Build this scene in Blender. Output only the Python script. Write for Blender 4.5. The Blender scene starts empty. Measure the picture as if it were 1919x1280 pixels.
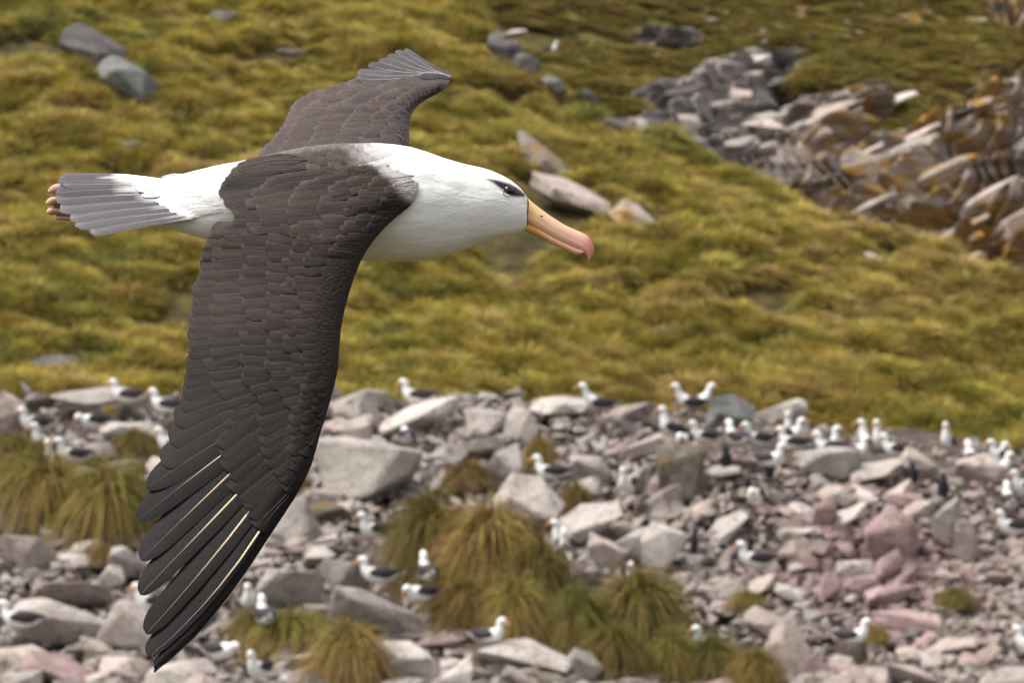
import bpy, bmesh, math, random
import numpy as np
from mathutils import Vector, Matrix, Euler

random.seed(7)
rng = np.random.default_rng(11)
SC = bpy.context.scene
COL = SC.collection

# ------------------------------------------------------------------ camera
PITCH = math.radians(-3.0)
FOCAL, SENSOR = 150.0, 36.0
K = SENSOR / FOCAL / 1919.0                  # tangent per photograph pixel
F = np.array([0.0, math.cos(PITCH), math.sin(PITCH)])
R = np.array([1.0, 0.0, 0.0])
U = np.array([0.0, -math.sin(PITCH), math.cos(PITCH)])
CAM = np.array([0.0, 0.0, 14.0])
D0 = 6.5                                     # metres from the lens to the flying bird

cam_data = bpy.data.cameras.new('camera')
cam = bpy.data.objects.new('camera', cam_data)
COL.objects.link(cam)
cam.location = CAM
cam.rotation_euler = (math.pi / 2 + PITCH, 0, 0)
cam_data.sensor_width = SENSOR
cam_data.sensor_fit = 'HORIZONTAL'
cam_data.lens = FOCAL
cam_data.clip_start = 0.1
cam_data.clip_end = 6000
cam_data.dof.use_dof = True
cam_data.dof.focus_distance = D0 - 0.15
cam_data.dof.aperture_fstop = 15.0
cam_data.dof.aperture_blades = 9
SC.camera = cam

# ------------------------------------------------------------------ light: soft overcast daylight
SUN_EL, SUN_AZ = math.radians(64), math.radians(262)     # azimuth clockwise from +Y: high, from the left
world = bpy.data.worlds.new('World')
SC.world = world
world.use_nodes = True
wn, wl = world.node_tree.nodes, world.node_tree.links
wn.clear()
sky = wn.new('ShaderNodeTexSky')
sky.sky_type = 'NISHITA'
sky.sun_disc = False
sky.sun_elevation = SUN_EL
sky.sun_rotation = SUN_AZ
sky.dust_density = 4.0
sky.ozone_density = 1.0
hs = wn.new('ShaderNodeHueSaturation')
hs.inputs['Saturation'].default_value = 0.22
bg = wn.new('ShaderNodeBackground')
bg.inputs['Strength'].default_value = 0.095
wo = wn.new('ShaderNodeOutputWorld')
wl.new(sky.outputs[0], hs.inputs['Color'])
wl.new(hs.outputs[0], bg.inputs['Color'])
wl.new(bg.outputs[0], wo.inputs['Surface'])

sun_data = bpy.data.lights.new('sun', 'SUN')
sun_data.energy = 1.5
sun_data.angle = math.radians(13)
sun_data.color = (1.0, 0.95, 0.88)
sun = bpy.data.objects.new('sun', sun_data)
COL.objects.link(sun)
sd = Vector((math.sin(SUN_AZ) * math.cos(SUN_EL), math.cos(SUN_AZ) * math.cos(SUN_EL), math.sin(SUN_EL)))
sun.rotation_euler = sd.to_track_quat('Z', 'Y').to_euler()
sun.location = (0, 0, 60)

SC.view_settings.view_transform = 'Standard'
SC.view_settings.look = 'None'
SC.view_settings.exposure = 1.33
SC.view_settings.gamma = 1.0
SC.view_settings.use_curve_mapping = False

# ------------------------------------------------------------------ helpers
def P(px, py, d):
    """World point that stands at distance d (along the view axis) in the direction of photograph pixel (px, py)."""
    px, py, d = np.broadcast_arrays(np.asarray(px, float), np.asarray(py, float), np.asarray(d, float))
    v = F + (px - 959.5)[..., None] * K * R - (py - 640.0)[..., None] * K * U
    return CAM + d[..., None] * v

def lerp_pts(pts):
    a = np.array(pts, float)
    o = np.argsort(a[:, 0])
    a = a[o]
    return lambda x: np.interp(x, a[:, 0], a[:, 1])

def sstep(a, b, x):
    t = np.clip((np.asarray(x, float) - a) / (b - a), 0, 1)
    return t * t * (3 - 2 * t)

_ph = np.random.default_rng(3)
_NW = [(_ph.normal(size=3), _ph.uniform(0, 6.28)) for _ in range(60)]
def hash3(i, j, k, seed):
    n = (i * 374761393 + j * 668265263 + k * 2147483647 + seed * 1274126177) & 0xFFFFFFFF
    n = ((n ^ (n >> 13)) * 1274126177) & 0xFFFFFFFF
    return ((n ^ (n >> 16)) & 0xFFFF) / 65535.0
def vnoise(p, scale=1.0, seed=0):
    """Smooth value noise in -1..1 at the points p (n x 3)."""
    q = np.asarray(p, float) * scale + 1000.0
    i = np.floor(q).astype(np.int64)
    f = q - i
    f = f * f * (3 - 2 * f)
    out = 0
    for dx in (0, 1):
        for dy in (0, 1):
            for dz in (0, 1):
                w = (f[..., 0] if dx else 1 - f[..., 0]) * (f[..., 1] if dy else 1 - f[..., 1]) * (f[..., 2] if dz else 1 - f[..., 2])
                out = out + w * hash3(i[..., 0] + dx, i[..., 1] + dy, i[..., 2] + dz, seed)
    return out * 2 - 1
def fbm(p, scale, seed=0, octs=4):
    o, a = 0, 1.0
    for k in range(octs):
        o = o + a * vnoise(p, scale * 2 ** k, seed + k)
        a *= 0.5
    return o

def mesh_from(name, verts, faces, cols=None, uvs=None, smooth=True, mats=(), fmat=None):
    me = bpy.data.meshes.new(name)
    me.from_pydata(np.asarray(verts, float).tolist(), [], [list(map(int, f)) for f in faces])
    if cols is not None:
        at = me.attributes.new('Col', 'FLOAT_COLOR', 'POINT')
        c = np.ones((len(verts), 4), np.float32)
        c[:, :3] = cols
        at.data.foreach_set('color', c.ravel())
    if uvs is not None:
        ul = me.uv_layers.new(name='UVMap')
        li = np.zeros(len(me.loops), np.int32)
        me.loops.foreach_get('vertex_index', li)
        ul.data.foreach_set('uv', np.asarray(uvs, np.float32)[li].ravel())
    for m in mats:
        me.materials.append(m)
    if fmat is not None:
        me.polygons.foreach_set('material_index', np.asarray(fmat, np.int32))
    me.polygons.foreach_set('use_smooth', np.full(len(me.polygons), smooth))
    me.update()
    return me

def grid_faces(n, m, closed=False, off=0):
    """Quads of an n x m vertex grid, the second index closed round when asked."""
    f = []
    for i in range(n - 1):
        for j in range(m if closed else m - 1):
            j2 = (j + 1) % m
            f.append((off + i * m + j, off + i * m + j2, off + (i + 1) * m + j2, off + (i + 1) * m + j))
    return f

def link(name, me, parent=None, loc=None):
    o = bpy.data.objects.new(name, me)
    COL.objects.link(o)
    if parent is not None:
        o.parent = parent
    if loc is not None:
        o.location = loc
    return o

def tag(o, label=None, cat=None, group=None, kind=None):
    if label: o['label'] = label
    if cat: o['category'] = cat
    if group: o['group'] = group
    if kind: o['kind'] = kind
    return o

def copy_tree(o, parent=None):
    c = o.copy()
    COL.objects.link(c)
    if parent is not None:
        c.parent = parent
    for ch in list(o.children):
        copy_tree(ch, c)
    return c

# ------------------------------------------------------------------ materials
def new_mat(name, rough=0.8, spec=0.3):
    m = bpy.data.materials.new(name)
    m.use_nodes = True
    n, l = m.node_tree.nodes, m.node_tree.links
    b = n['Principled BSDF']
    b.inputs['Roughness'].default_value = rough
    b.inputs['Specular IOR Level'].default_value = spec
    return m, n, l, b

def nd(n, kind, **kw):
    x = n.new(kind)
    for k, v in kw.items():
        if k.startswith('i_'):
            x.inputs[k[2:].replace('_', ' ')].default_value = v
        else:
            setattr(x, k, v)
    return x

def mix(n, l, fac, a, b, blend='MIX'):
    x = n.new('ShaderNodeMix')
    x.data_type = 'RGBA'
    x.blend_type = blend
    for s, v in ((x.inputs[0], fac), (x.inputs[6], a), (x.inputs[7], b)):
        if hasattr(v, 'is_linked') or hasattr(v, 'links'):
            l.new(v, s)
        elif isinstance(v, (int, float)):
            s.default_value = v
        else:
            s.default_value = (*v, 1) if len(v) == 3 else v
    return x.outputs[2]

def ramp(n, l, fac, stops, interp='LINEAR'):
    r = n.new('ShaderNodeValToRGB')
    r.color_ramp.interpolation = interp
    while len(r.color_ramp.elements) < len(stops):
        r.color_ramp.elements.new(0.5)
    for e, (p, c) in zip(r.color_ramp.elements, stops):
        e.position = p
        e.color = (*c, 1) if isinstance(c, (tuple, list)) else (c, c, c, 1)
    l.new(fac, r.inputs[0])
    return r.outputs[0]

def noise(n, l, vec, scale, detail=4, rough=0.6, dist=0.0):
    x = nd(n, 'ShaderNodeTexNoise')
    x.inputs['Scale'].default_value = scale
    x.inputs['Detail'].default_value = detail
    x.inputs['Roughness'].default_value = rough
    x.inputs['Distortion'].default_value = dist
    if vec is not None:
        l.new(vec, x.inputs['Vector'])
    return x.outputs[0]

def bump(n, l, b, height, strength, distance):
    x = nd(n, 'ShaderNodeBump')
    x.inputs['Strength'].default_value = strength
    x.inputs['Distance'].default_value = distance
    l.new(height, x.inputs['Height'])
    l.new(x.outputs[0], b.inputs['Normal'])

def mapping(n, l, vec, scale):
    x = nd(n, 'ShaderNodeMapping')
    x.inputs['Scale'].default_value = scale
    l.new(vec, x.inputs['Vector'])
    return x.outputs[0]

def feather_mat(name, rough=0.55, streak=0.5, spec=0.35, sheen=0.15):
    """Vane of a feather: its own colour attribute, faint barbs along the vane."""
    m, n, l, b = new_mat(name, rough, spec)
    at = nd(n, 'ShaderNodeAttribute', attribute_name='Col')
    uv = nd(n, 'ShaderNodeUVMap')
    sx = nd(n, 'ShaderNodeSeparateXYZ'); l.new(uv.outputs[0], sx.inputs[0])
    av = nd(n, 'ShaderNodeMath', operation='ABSOLUTE'); l.new(sx.outputs[1], av.inputs[0])
    sk = nd(n, 'ShaderNodeMath', operation='MULTIPLY_ADD'); l.new(av.outputs[0], sk.inputs[0]); sk.inputs[1].default_value = 0.55; l.new(sx.outputs[0], sk.inputs[2])
    cv = nd(n, 'ShaderNodeCombineXYZ'); l.new(sk.outputs[0], cv.inputs[0]); l.new(sx.outputs[1], cv.inputs[1]); l.new(sx.outputs[2], cv.inputs[2])
    s1 = noise(n, l, mapping(n, l, cv.outputs[0], (22, 3.0, 1)), 1.0, 3, 0.6)
    s2 = noise(n, l, mapping(n, l, uv.outputs[0], (2.2, 11, 1)), 1.0, 4, 0.7)
    ad = nd(n, 'ShaderNodeMath', operation='ADD'); l.new(s1, ad.inputs[0]); l.new(s2, ad.inputs[1])
    hf = nd(n, 'ShaderNodeMath', operation='MULTIPLY'); l.new(ad.outputs[0], hf.inputs[0]); hf.inputs[1].default_value = 0.5
    s = hf.outputs[0]
    g = ramp(n, l, s, [(0.36, 1 - streak), (0.66, 1 + streak)])
    c = mix(n, l, 1.0, at.outputs[0], g, 'MULTIPLY')
    l.new(c, b.inputs['Base Color'])
    bump(n, l, b, s, 0.5, 0.0025)
    b.inputs['Sheen Weight'].default_value = sheen
    return m

M_FEATHER = feather_mat('brown_feather', 0.65, 0.42, 0.13, 0.0)
M_TAIL = feather_mat('grey_tail_feather', 0.55, 0.18, 0.3, 0.1)

def plain(name, col, rough=0.6, spec=0.3):
    m, n, l, b = new_mat(name, rough, spec)
    b.inputs['Base Color'].default_value = (*col, 1)
    return m, n, l, b

def attr_mat(name, rough, spec=0.3, bscale=60, bstr=0.2, bdist=0.001, var=0.12, stretch=(1, 1, 1)):
    m, n, l, b = new_mat(name, rough, spec)
    at = nd(n, 'ShaderNodeAttribute', attribute_name='Col')
    tc = nd(n, 'ShaderNodeTexCoord')
    s = noise(n, l, mapping(n, l, tc.outputs['Object'], stretch), bscale, 4, 0.65)
    g = ramp(n, l, s, [(0.2, 1 - var), (0.8, 1 + var)])
    l.new(mix(n, l, 1.0, at.outputs[0], g, 'MULTIPLY'), b.inputs['Base Color'])
    bump(n, l, b, s, bstr, bdist)
    return m

M_PLUMAGE = attr_mat('white_plumage', 0.85, 0.15, 75, 0.55, 0.004, 0.06, (0.22, 1.0, 1.0))
M_PLUMAGE.node_tree.nodes['Principled BSDF'].inputs['Sheen Weight'].default_value = 0.2
M_BEAK = attr_mat('beak_horn', 0.42, 0.4, 90, 0.12, 0.002, 0.07, (0.4, 1, 1))
M_SKIN = attr_mat('foot_skin', 0.55, 0.35, 160, 0.4, 0.002, 0.15)
M_EYE = plain('dark_eye', (0.006, 0.004, 0.003), 0.08, 0.6)[0]
M_BLACK = plain('black_skin', (0.012, 0.01, 0.01), 0.6, 0.3)[0]
M_QUILL = attr_mat('quill', 0.45, 0.35, 100, 0.05, 0.001, 0.05)
M_SHAFT = M_SHAFT_DARK = M_SHAFT_WHITE = M_QUILL
IVORY, DARKQ, WHITEQ = np.array([.66, .53, .34]), np.array([.075, .057, .052]), np.array([.72, .69, .68])
# ================================================================== the place: terrain
# ---- materials of ground, rock and grass
def rock_mat(name, c0, c1, c2, lichen=0.0, lichen_col=(.42, .22, .03), white=0.25, scale=1.6, stretch=(1, 1, 1), rot=0.0):
    m, n, l, b = new_mat(name, 0.88, 0.25)
    g = nd(n, 'ShaderNodeNewGeometry')
    mp = nd(n, 'ShaderNodeMapping')
    mp.inputs['Scale'].default_value = stretch
    mp.inputs['Rotation'].default_value = (0, rot, 0)
    l.new(g.outputs['Position'], mp.inputs['Vector'])
    v = mp.outputs[0]
    oi = nd(n, 'ShaderNodeObjectInfo')
    a = noise(n, l, v, scale, 6, 0.65, 0.4)
    c = ramp(n, l, a, [(0.28, c0), (0.5, c1), (0.74, c2)])
    w = noise(n, l, v, scale * 2.6, 5, 0.7, 0.2)
    c = mix(n, l, ramp(n, l, w, [(0.56, 0.0), (0.68, white)]), c, (.56, .54, .51))
    dk = noise(n, l, v, scale * 3.7, 4, 0.6)
    c = mix(n, l, ramp(n, l, dk, [(0.33, 0.55), (0.42, 0.0)]), c, (.06, .052, .048))
    if lichen > 0:
        s = noise(n, l, v, scale * 0.9, 6, 0.72, 0.6)
        c = mix(n, l, ramp(n, l, s, [(0.62 - lichen * .35, 0.0), (0.68 - lichen * .35, 0.95)]), c, lichen_col)
    h = nd(n, 'ShaderNodeHueSaturation')
    mr = nd(n, 'ShaderNodeMapRange')
    mr.inputs['To Min'].default_value = 0.92
    mr.inputs['To Max'].default_value = 1.52
    l.new(oi.outputs['Random'], mr.inputs[0])
    l.new(mr.outputs[0], h.inputs['Value'])
    l.new(c, h.inputs['Color'])
    l.new(h.outputs[0], b.inputs['Base Color'])
    bump(n, l, b, noise(n, l, v, scale * 4, 6, 0.7, 0.3), 1.0, 0.16)
    return m

ROCK = {
    'grey': rock_mat('grey_rock', (.24, .205, .18), (.39, .345, .31), (.50, .45, .41)),
    'pale': rock_mat('pale_rock', (.33, .285, .255), (.50, .44, .40), (.60, .55, .51), white=.5),
    'pink': rock_mat('pink_rock', (.25, .165, .158), (.36, .25, .24), (.44, .33, .31)),
    'tan': rock_mat('tan_rock', (.28, .22, .19), (.43, .35, .31), (.52, .44, .395)),
    'mossy': rock_mat('mossy_rock', (.10, .08, .06), (.15, .125, .10), (.22, .20, .175), .16, (.20, .13, .025)),
    'ochre': rock_mat('ochre_rock', (.20, .16, .13), (.30, .25, .21), (.38, .34, .30), .34, (.34, .19, .03)),
    'dark': rock_mat('dark_rock', (.055, .05, .048), (.10, .09, .088), (.17, .15, .145), white=.15),
    'blue': rock_mat('lichened_grey_rock', (.10, .10, .095), (.17, .175, .165), (.25, .25, .24), .12, (.16, .11, .03)),
}

m, n, l, b = new_mat('stony_soil', 0.95, 0.15)
g = nd(n, 'ShaderNodeNewGeometry')
c = ramp(n, l, noise(n, l, g.outputs['Position'], 1.2, 8, 0.7), [(0.3, (.04, .029, .024)), (0.5, (.095, .073, .06)), (0.72, (.22, .175, .148))])
l.new(c, b.inputs['Base Color'])
bump(n, l, b, noise(n, l, g.outputs['Position'], 3.0, 6, 0.7), 1.0, 0.2)
M_SOIL = m

m, n, l, b = new_mat('peaty_turf', 0.95, 0.1)
g = nd(n, 'ShaderNodeNewGeometry')
c = ramp(n, l, noise(n, l, g.outputs['Position'], 1.6, 7, 0.7), [(0.3, (.03, .024, .014)), (0.5, (.075, .06, .026)), (0.7, (.15, .12, .04))])
l.new(c, b.inputs['Base Color'])
bump(n, l, b, noise(n, l, g.outputs['Position'], 2.2, 6, 0.7), 1.0, 0.3)
M_TURF = m

def grass_mat(name, pal, green_bias=0.0):
    """Blades: colour runs from straw at the root to green or gold at the tip, with a throw per blade, per clump and per patch of hillside."""
    m, n, l, b = new_mat(name, 0.7, 0.12)
    at = nd(n, 'ShaderNodeAttribute', attribute_name='Col')
    sep = nd(n, 'ShaderNodeSeparateColor')
    l.new(at.outputs[0], sep.inputs[0])
    g = nd(n, 'ShaderNodeNewGeometry')
    oi = nd(n, 'ShaderNodeObjectInfo')
    big = noise(n, l, g.outputs['Position'], 0.16, 3, 0.6)
    mid = noise(n, l, g.outputs['Position'], 0.55, 2, 0.5)
    def ma(op, a, b_):
        x = nd(n, 'ShaderNodeMath', operation=op)
        for s, v in ((x.inputs[0], a), (x.inputs[1], b_)):
            if hasattr(v, 'links'): l.new(v, s)
            else: s.default_value = v
        return x.outputs[0]
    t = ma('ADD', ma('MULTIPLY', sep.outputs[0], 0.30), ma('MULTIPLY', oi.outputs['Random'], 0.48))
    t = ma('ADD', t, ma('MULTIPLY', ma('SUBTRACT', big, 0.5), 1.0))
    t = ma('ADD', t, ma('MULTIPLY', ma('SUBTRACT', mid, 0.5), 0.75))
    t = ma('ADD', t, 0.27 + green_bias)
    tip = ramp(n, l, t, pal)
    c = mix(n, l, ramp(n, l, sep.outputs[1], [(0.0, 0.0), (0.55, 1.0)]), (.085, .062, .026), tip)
    # dead straw blades hanging in the skirt
    c = mix(n, l, ma('MULTIPLY', sep.outputs[2], 0.80), c, (.21, .13, .05))
    hv = nd(n, 'ShaderNodeHueSaturation')
    mr = nd(n, 'ShaderNodeMapRange'); mr.inputs['To Min'].default_value = .72; mr.inputs['To Max'].default_value = 1.30
    wn_ = nd(n, 'ShaderNodeTexWhiteNoise', noise_dimensions='1D'); l.new(oi.outputs['Random'], wn_.inputs['W']); l.new(wn_.outputs[0], mr.inputs[0])
    hv.inputs['Saturation'].default_value = .98
    l.new(mr.outputs[0], hv.inputs['Value']); l.new(c, hv.inputs['Color'])
    c = hv.outputs[0]
    l.new(c, b.inputs['Base Color'])
    tr = nd(n, 'ShaderNodeBsdfTranslucent')
    l.new(c, tr.inputs['Color'])
    mx = nd(n, 'ShaderNodeMixShader')
    mx.inputs[0].default_value = 0.26
    l.new(b.outputs[0], mx.inputs[1]); l.new(tr.outputs[0], mx.inputs[2])
    l.new(mx.outputs[0], n['Material Output'].inputs['Surface'])
    return m
HILL_PAL = [(0.03, (.075, .105, .048)), (0.22, (.145, .165, .046)), (0.42, (.25, .235, .046)), (0.60, (.39, .33, .058)), (0.80, (.47, .355, .085)), (0.97, (.40, .29, .12))]
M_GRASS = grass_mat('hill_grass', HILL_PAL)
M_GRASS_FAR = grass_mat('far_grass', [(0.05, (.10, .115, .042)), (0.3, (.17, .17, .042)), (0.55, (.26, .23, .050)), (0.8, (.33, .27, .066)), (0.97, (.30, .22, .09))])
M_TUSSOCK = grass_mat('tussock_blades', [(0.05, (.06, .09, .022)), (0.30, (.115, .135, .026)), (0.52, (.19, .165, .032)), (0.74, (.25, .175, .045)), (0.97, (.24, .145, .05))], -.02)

# ---- distances of the three surfaces, by direction
S_ = 1.2
crest = lerp_pts([(-1200,700),(-400,722),(0,738),(200,738),(340,742),(620,748),(800,745),(950,748),(1100,766),(1250,770),(1400,782),(1500,792),(1700,806),(1919,842),(2400,930),(3400,1050)])
def rock_D(px, py):
    px = np.asarray(px, float); py = np.asarray(py, float)
    c = crest(px)
    f = np.clip((1280 - py) / (1280 - c), -6, 1.0)
    left = np.interp(f, [-2.5, -.8, -.25, 0, .25, .5, .75, 1.0], [24, 44, 51, 54, 56.5, 59.5, 62.5, 66.5])
    right = np.interp(f, [-2.5, -.8, -.25, 0, .3, .6, .82, .9, 1.0], [24, 44, 51, 55, 58.5, 60.5, 62.0, 64.2, 68.5])
    w = sstep(1080, 1350, px)
    return (left * (1 - w) + right * w) * S_
def hill_D(px, py):
    inv = 1 / 92.0 + (1 / 69.0 - 1 / 92.0) / 740.0 * py - 4.6e-7 * px
    return S_ / np.maximum(inv, 1 / 900.0)
def far_D(px, py):
    inv = 1 / 148.0 + 3.3e-6 * py - 7.5e-7 * (px - 1919)
    return S_ / np.maximum(inv, 1 / 1500.0)
ridge = lerp_pts([(-3000,-2600),(300,-620),(560,-330),(700,-170),(800,-60),(862,20),(905,75),(950,120),(1010,158),(1060,190),(1110,210),(1160,235),(1200,247),(1260,268),(1300,285),
                  (1350,318),(1400,342),(1450,360),(1500,378),(1560,402),(1600,425),(1650,455),(1700,472),(1760,500),(1800,522),(1850,548),(1919,574),(2100,650),(2500,830),(3400,1200)])

# wide ground under everything, out to the horizon
a_ = np.linspace(0, 2 * np.pi, 64, endpoint=False)
rr_ = [0, 30, 80, 200, 600, 1800, 4500]
gv = np.concatenate([np.stack([r_ * np.cos(a_), r_ * np.sin(a_) + 20, np.full(64, -9.0 - min(r_, 200) * .01)], -1) for r_ in rr_])
gf = grid_faces(len(rr_), 64, True)
tag(link('ground', mesh_from('ground', gv, gf, mats=[M_TURF])), kind='structure')

# stony nesting ground
cx_ = np.concatenate([np.linspace(-1400, -60, 40), np.linspace(-40, 1960, 260), np.linspace(1985, 3300, 40)])
fr_ = np.concatenate([np.linspace(-2.5, -.35, 30), np.linspace(-.33, 1.0, 150)])
RV = []
for f_ in fr_:
    py = 1280 - f_ * (1280 - crest(cx_))
    RV.append(P(cx_, py, rock_D(cx_, py)))
for k in range(1, 8):                       # behind the crest the ground dips towards the foot of the hill
    v = P(cx_, crest(cx_), rock_D(cx_, crest(cx_)))
    v = v + np.stack([np.zeros(len(cx_)), np.full(len(cx_), k * 1.4), np.full(len(cx_), -.10 * k * k * .5)], -1)
    RV.append(v)
RV = np.concatenate(RV)
RV[:, 2] += 0.22 * fbm(RV, .5, 21, 4) - .10
o = link('stony_ground', mesh_from('stony_ground', RV, grid_faces(len(fr_) + 7, len(cx_)), mats=[M_SOIL]))
tag(o, kind='structure')

# grassy hillside, folding over at the ridge
hx = np.concatenate([np.linspace(-2600, -80, 50), np.linspace(-60, 2000, 240), np.linspace(2030, 3300, 40)])
HV = []
NS = 130
for s in np.linspace(0, 1, NS):
    top = np.maximum(ridge(hx), -1100)
    bot = np.maximum(980, crest(hx) + 150)
    py = bot + (top - bot) * s ** .9
    HV.append(P(hx, py, hill_D(hx, py)))
tp = HV[-1]
for k in range(1, 9):
    HV.append(tp + np.stack([k * .35 + np.zeros(len(hx)), np.full(len(hx), k * 1.6), np.full(len(hx), -.20 * k * k)], -1))
HV = np.concatenate(HV)
def hill_bump(p):
    return .42 * fbm(p, .16, 31, 3) + .16 * fbm(p, .7, 35, 2)
HV[:, 2] += hill_bump(HV)
tag(link('hillside', mesh_from('hillside', HV, grid_faces(NS + 8, len(hx)), mats=[M_TURF])), kind='structure')

# far slope across the gully: grass above, bare tilted strata below
def poly_in(px, py, poly):
    px = np.asarray(px, float); py = np.asarray(py, float)
    ins = np.zeros(px.shape, bool)
    j = len(poly) - 1
    for i in range(len(poly)):
        xi, yi = poly[i]; xj, yj = poly[j]
        if yi != yj:
            ins ^= ((yi > py) != (yj > py)) & (px < (xj - xi) * (py - yi) / (yj - yi) + xi)
        j = i
    return ins
CLIFF = [[(1180,190),(1230,165),(1290,160),(1330,125),(1390,100),(1440,88),(1500,92),(1525,120),(1500,160),(1510,185),(1580,178),(1650,160),(1700,150),(1690,190),(1660,235),(1640,262),
          (1690,262),(1730,228),(1790,180),(1850,140),(1919,115),(2300,40),(2900,0),(2900,1200),(2200,1000),(1500,520),(1300,400),(1180,300)],
         [(1170,58),(1250,50),(1330,70),(1300,92),(1200,85)], [(1840,20),(1919,-10),(2300,-60),(2300,30),(1919,62),(1870,50)]]
def cliffness(px, py):
    px, py = np.broadcast_arrays(np.asarray(px, float), np.asarray(py, float))
    acc = np.zeros(px.shape)
    for ox, oy in ((0, 0), (9, 3), (-9, 3), (4, -8), (-4, 8), (16, 0), (-16, 0), (0, 13), (0, -13)):
        hit = np.zeros(px.shape, bool)
        for poly in CLIFF:
            hit |= poly_in(px + ox, py + oy, poly)
        acc += hit
    return acc / 9.0
fx = np.concatenate([np.linspace(-1800, 760, 40), np.linspace(780, 1990, 360), np.linspace(2010, 3200, 60)])
fy = np.concatenate([np.linspace(760, 640, 12), np.linspace(632, -30, 230), np.linspace(-50, -2200, 50)])
GX, GY = np.meshgrid(fx, fy)
CL = cliffness(GX.ravel(), GY.ravel()).reshape(GX.shape)
FV = P(GX, GY, far_D(GX, GY))
q = FV.reshape(-1, 3)
strat_ang = np.interp(GX, [1200, 1500, 1700, 1919], [.22, .42, .46, .50])
# height across the beds, in metres; beds dip down to the left
across = (-(GY - 640) * K * far_D(GX, GY) - (GX - 959) * K * far_D(GX, GY) * strat_ang) / 1.0
warp = fbm(q, .06, 41, 2).reshape(GX.shape) * 1.1 + fbm(q, .5, 47, 3).reshape(GX.shape) * .25
ac = across + warp
def saw(x, p, sharp=.3):
    t = np.mod(x / p, 1.0)
    return np.where(t < 1 - sharp, t / (1 - sharp), (1 - t) / sharp)
relief = (saw(ac, 1.7, .14) * 2.0 + saw(ac + 3.1 * fbm(q, .13, 51, 2).reshape(GX.shape), .62, .25) * .55) * CL
relief += fbm(q, .25, 55, 5).reshape(GX.shape) * (.25 + .25 * CL)
gul = np.exp(-((GX - np.interp(GY, [60, 200, 330, 420], [1500, 1440, 1400, 1500])) / 70.0) ** 2) * sstep(20, 140, GY) * 2.0
out = relief * 1.25 - gul
out = out - 1.1 * CL
nrm = np.array([-0.1, -0.92, 0.28]); nrm /= np.linalg.norm(nrm)
def far_out(x, y):
    return float(out[int(np.argmin(np.abs(fy - y))), int(np.argmin(np.abs(fx - x)))])
FV = FV + out[..., None] * nrm
far_cols = np.stack([CL, sstep(1500, 1640, GX + GY * .2) * CL, np.zeros_like(CL)], -1).reshape(-1, 3)

m, n, l, b = new_mat('strata_and_turf', 0.9, 0.2)
g = nd(n, 'ShaderNodeNewGeometry')
at = nd(n, 'ShaderNodeAttribute', attribute_name='Col')
sep = nd(n, 'ShaderNodeSeparateColor'); l.new(at.outputs[0], sep.inputs[0])
mp = nd(n, 'ShaderNodeMapping'); mp.inputs['Rotation'].default_value = (0, math.radians(24), 0); mp.inputs['Scale'].default_value = (.13, .05, 1.6)
l.new(g.outputs['Position'], mp.inputs['Vector'])
v = mp.outputs[0]
a1 = noise(n, l, v, .9, 7, .72, .25)
rc = ramp(n, l, a1, [(0.34, (.03, .026, .025)), (0.43, (.13, .11, .10)), (0.53, (.30, .255, .23)), (0.64, (.54, .48, .44))])
mp2 = nd(n, 'ShaderNodeMapping'); mp2.inputs['Rotation'].default_value = (0, math.radians(24), 0); mp2.inputs['Scale'].default_value = (.42, .14, 1.0)
l.new(g.outputs['Position'], mp2.inputs['Vector'])
lich = noise(n, l, mp2.outputs[0], .8, 9, .78, .5)
lm = nd(n, 'ShaderNodeMath', operation='MULTIPLY')
l.new(ramp(n, l, lich, [(0.45, 0.0), (0.54, .95)]), lm.inputs[0]); l.new(sep.outputs[1], lm.inputs[1])
rc = mix(n, l, lm.outputs[0], rc, (.30, .165, .032))
tc = ramp(n, l, noise(n, l, g.outputs['Position'], .35, 8, .65), [(0.3, (.04, .034, .016)), (0.5, (.09, .075, .022)), (0.7, (.14, .11, .03))])
edge = nd(n, 'ShaderNodeMath', operation='ADD')
l.new(sep.outputs[0], edge.inputs[0])
e2 = nd(n, 'ShaderNodeMath', operation='MULTIPLY_ADD'); l.new(noise(n, l, g.outputs['Position'], .5, 5, .7), e2.inputs[0]); e2.inputs[1].default_value = .9; e2.inputs[2].default_value = -.45
l.new(e2.outputs[0], edge.inputs[1])
fin = mix(n, l, ramp(n, l, edge.outputs[0], [(0.42, 0.0), (0.56, 1.0)]), tc, rc)
l.new(fin, b.inputs['Base Color'])
bump(n, l, b, noise(n, l, v, 2.4, 7, .72, .4), 1.0, .35)
M_FAR = m
tag(link('far_slope', mesh_from('far_slope', FV.reshape(-1, 3), grid_faces(len(fy), len(fx)), cols=far_cols, mats=[M_FAR])), kind='structure')

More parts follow.
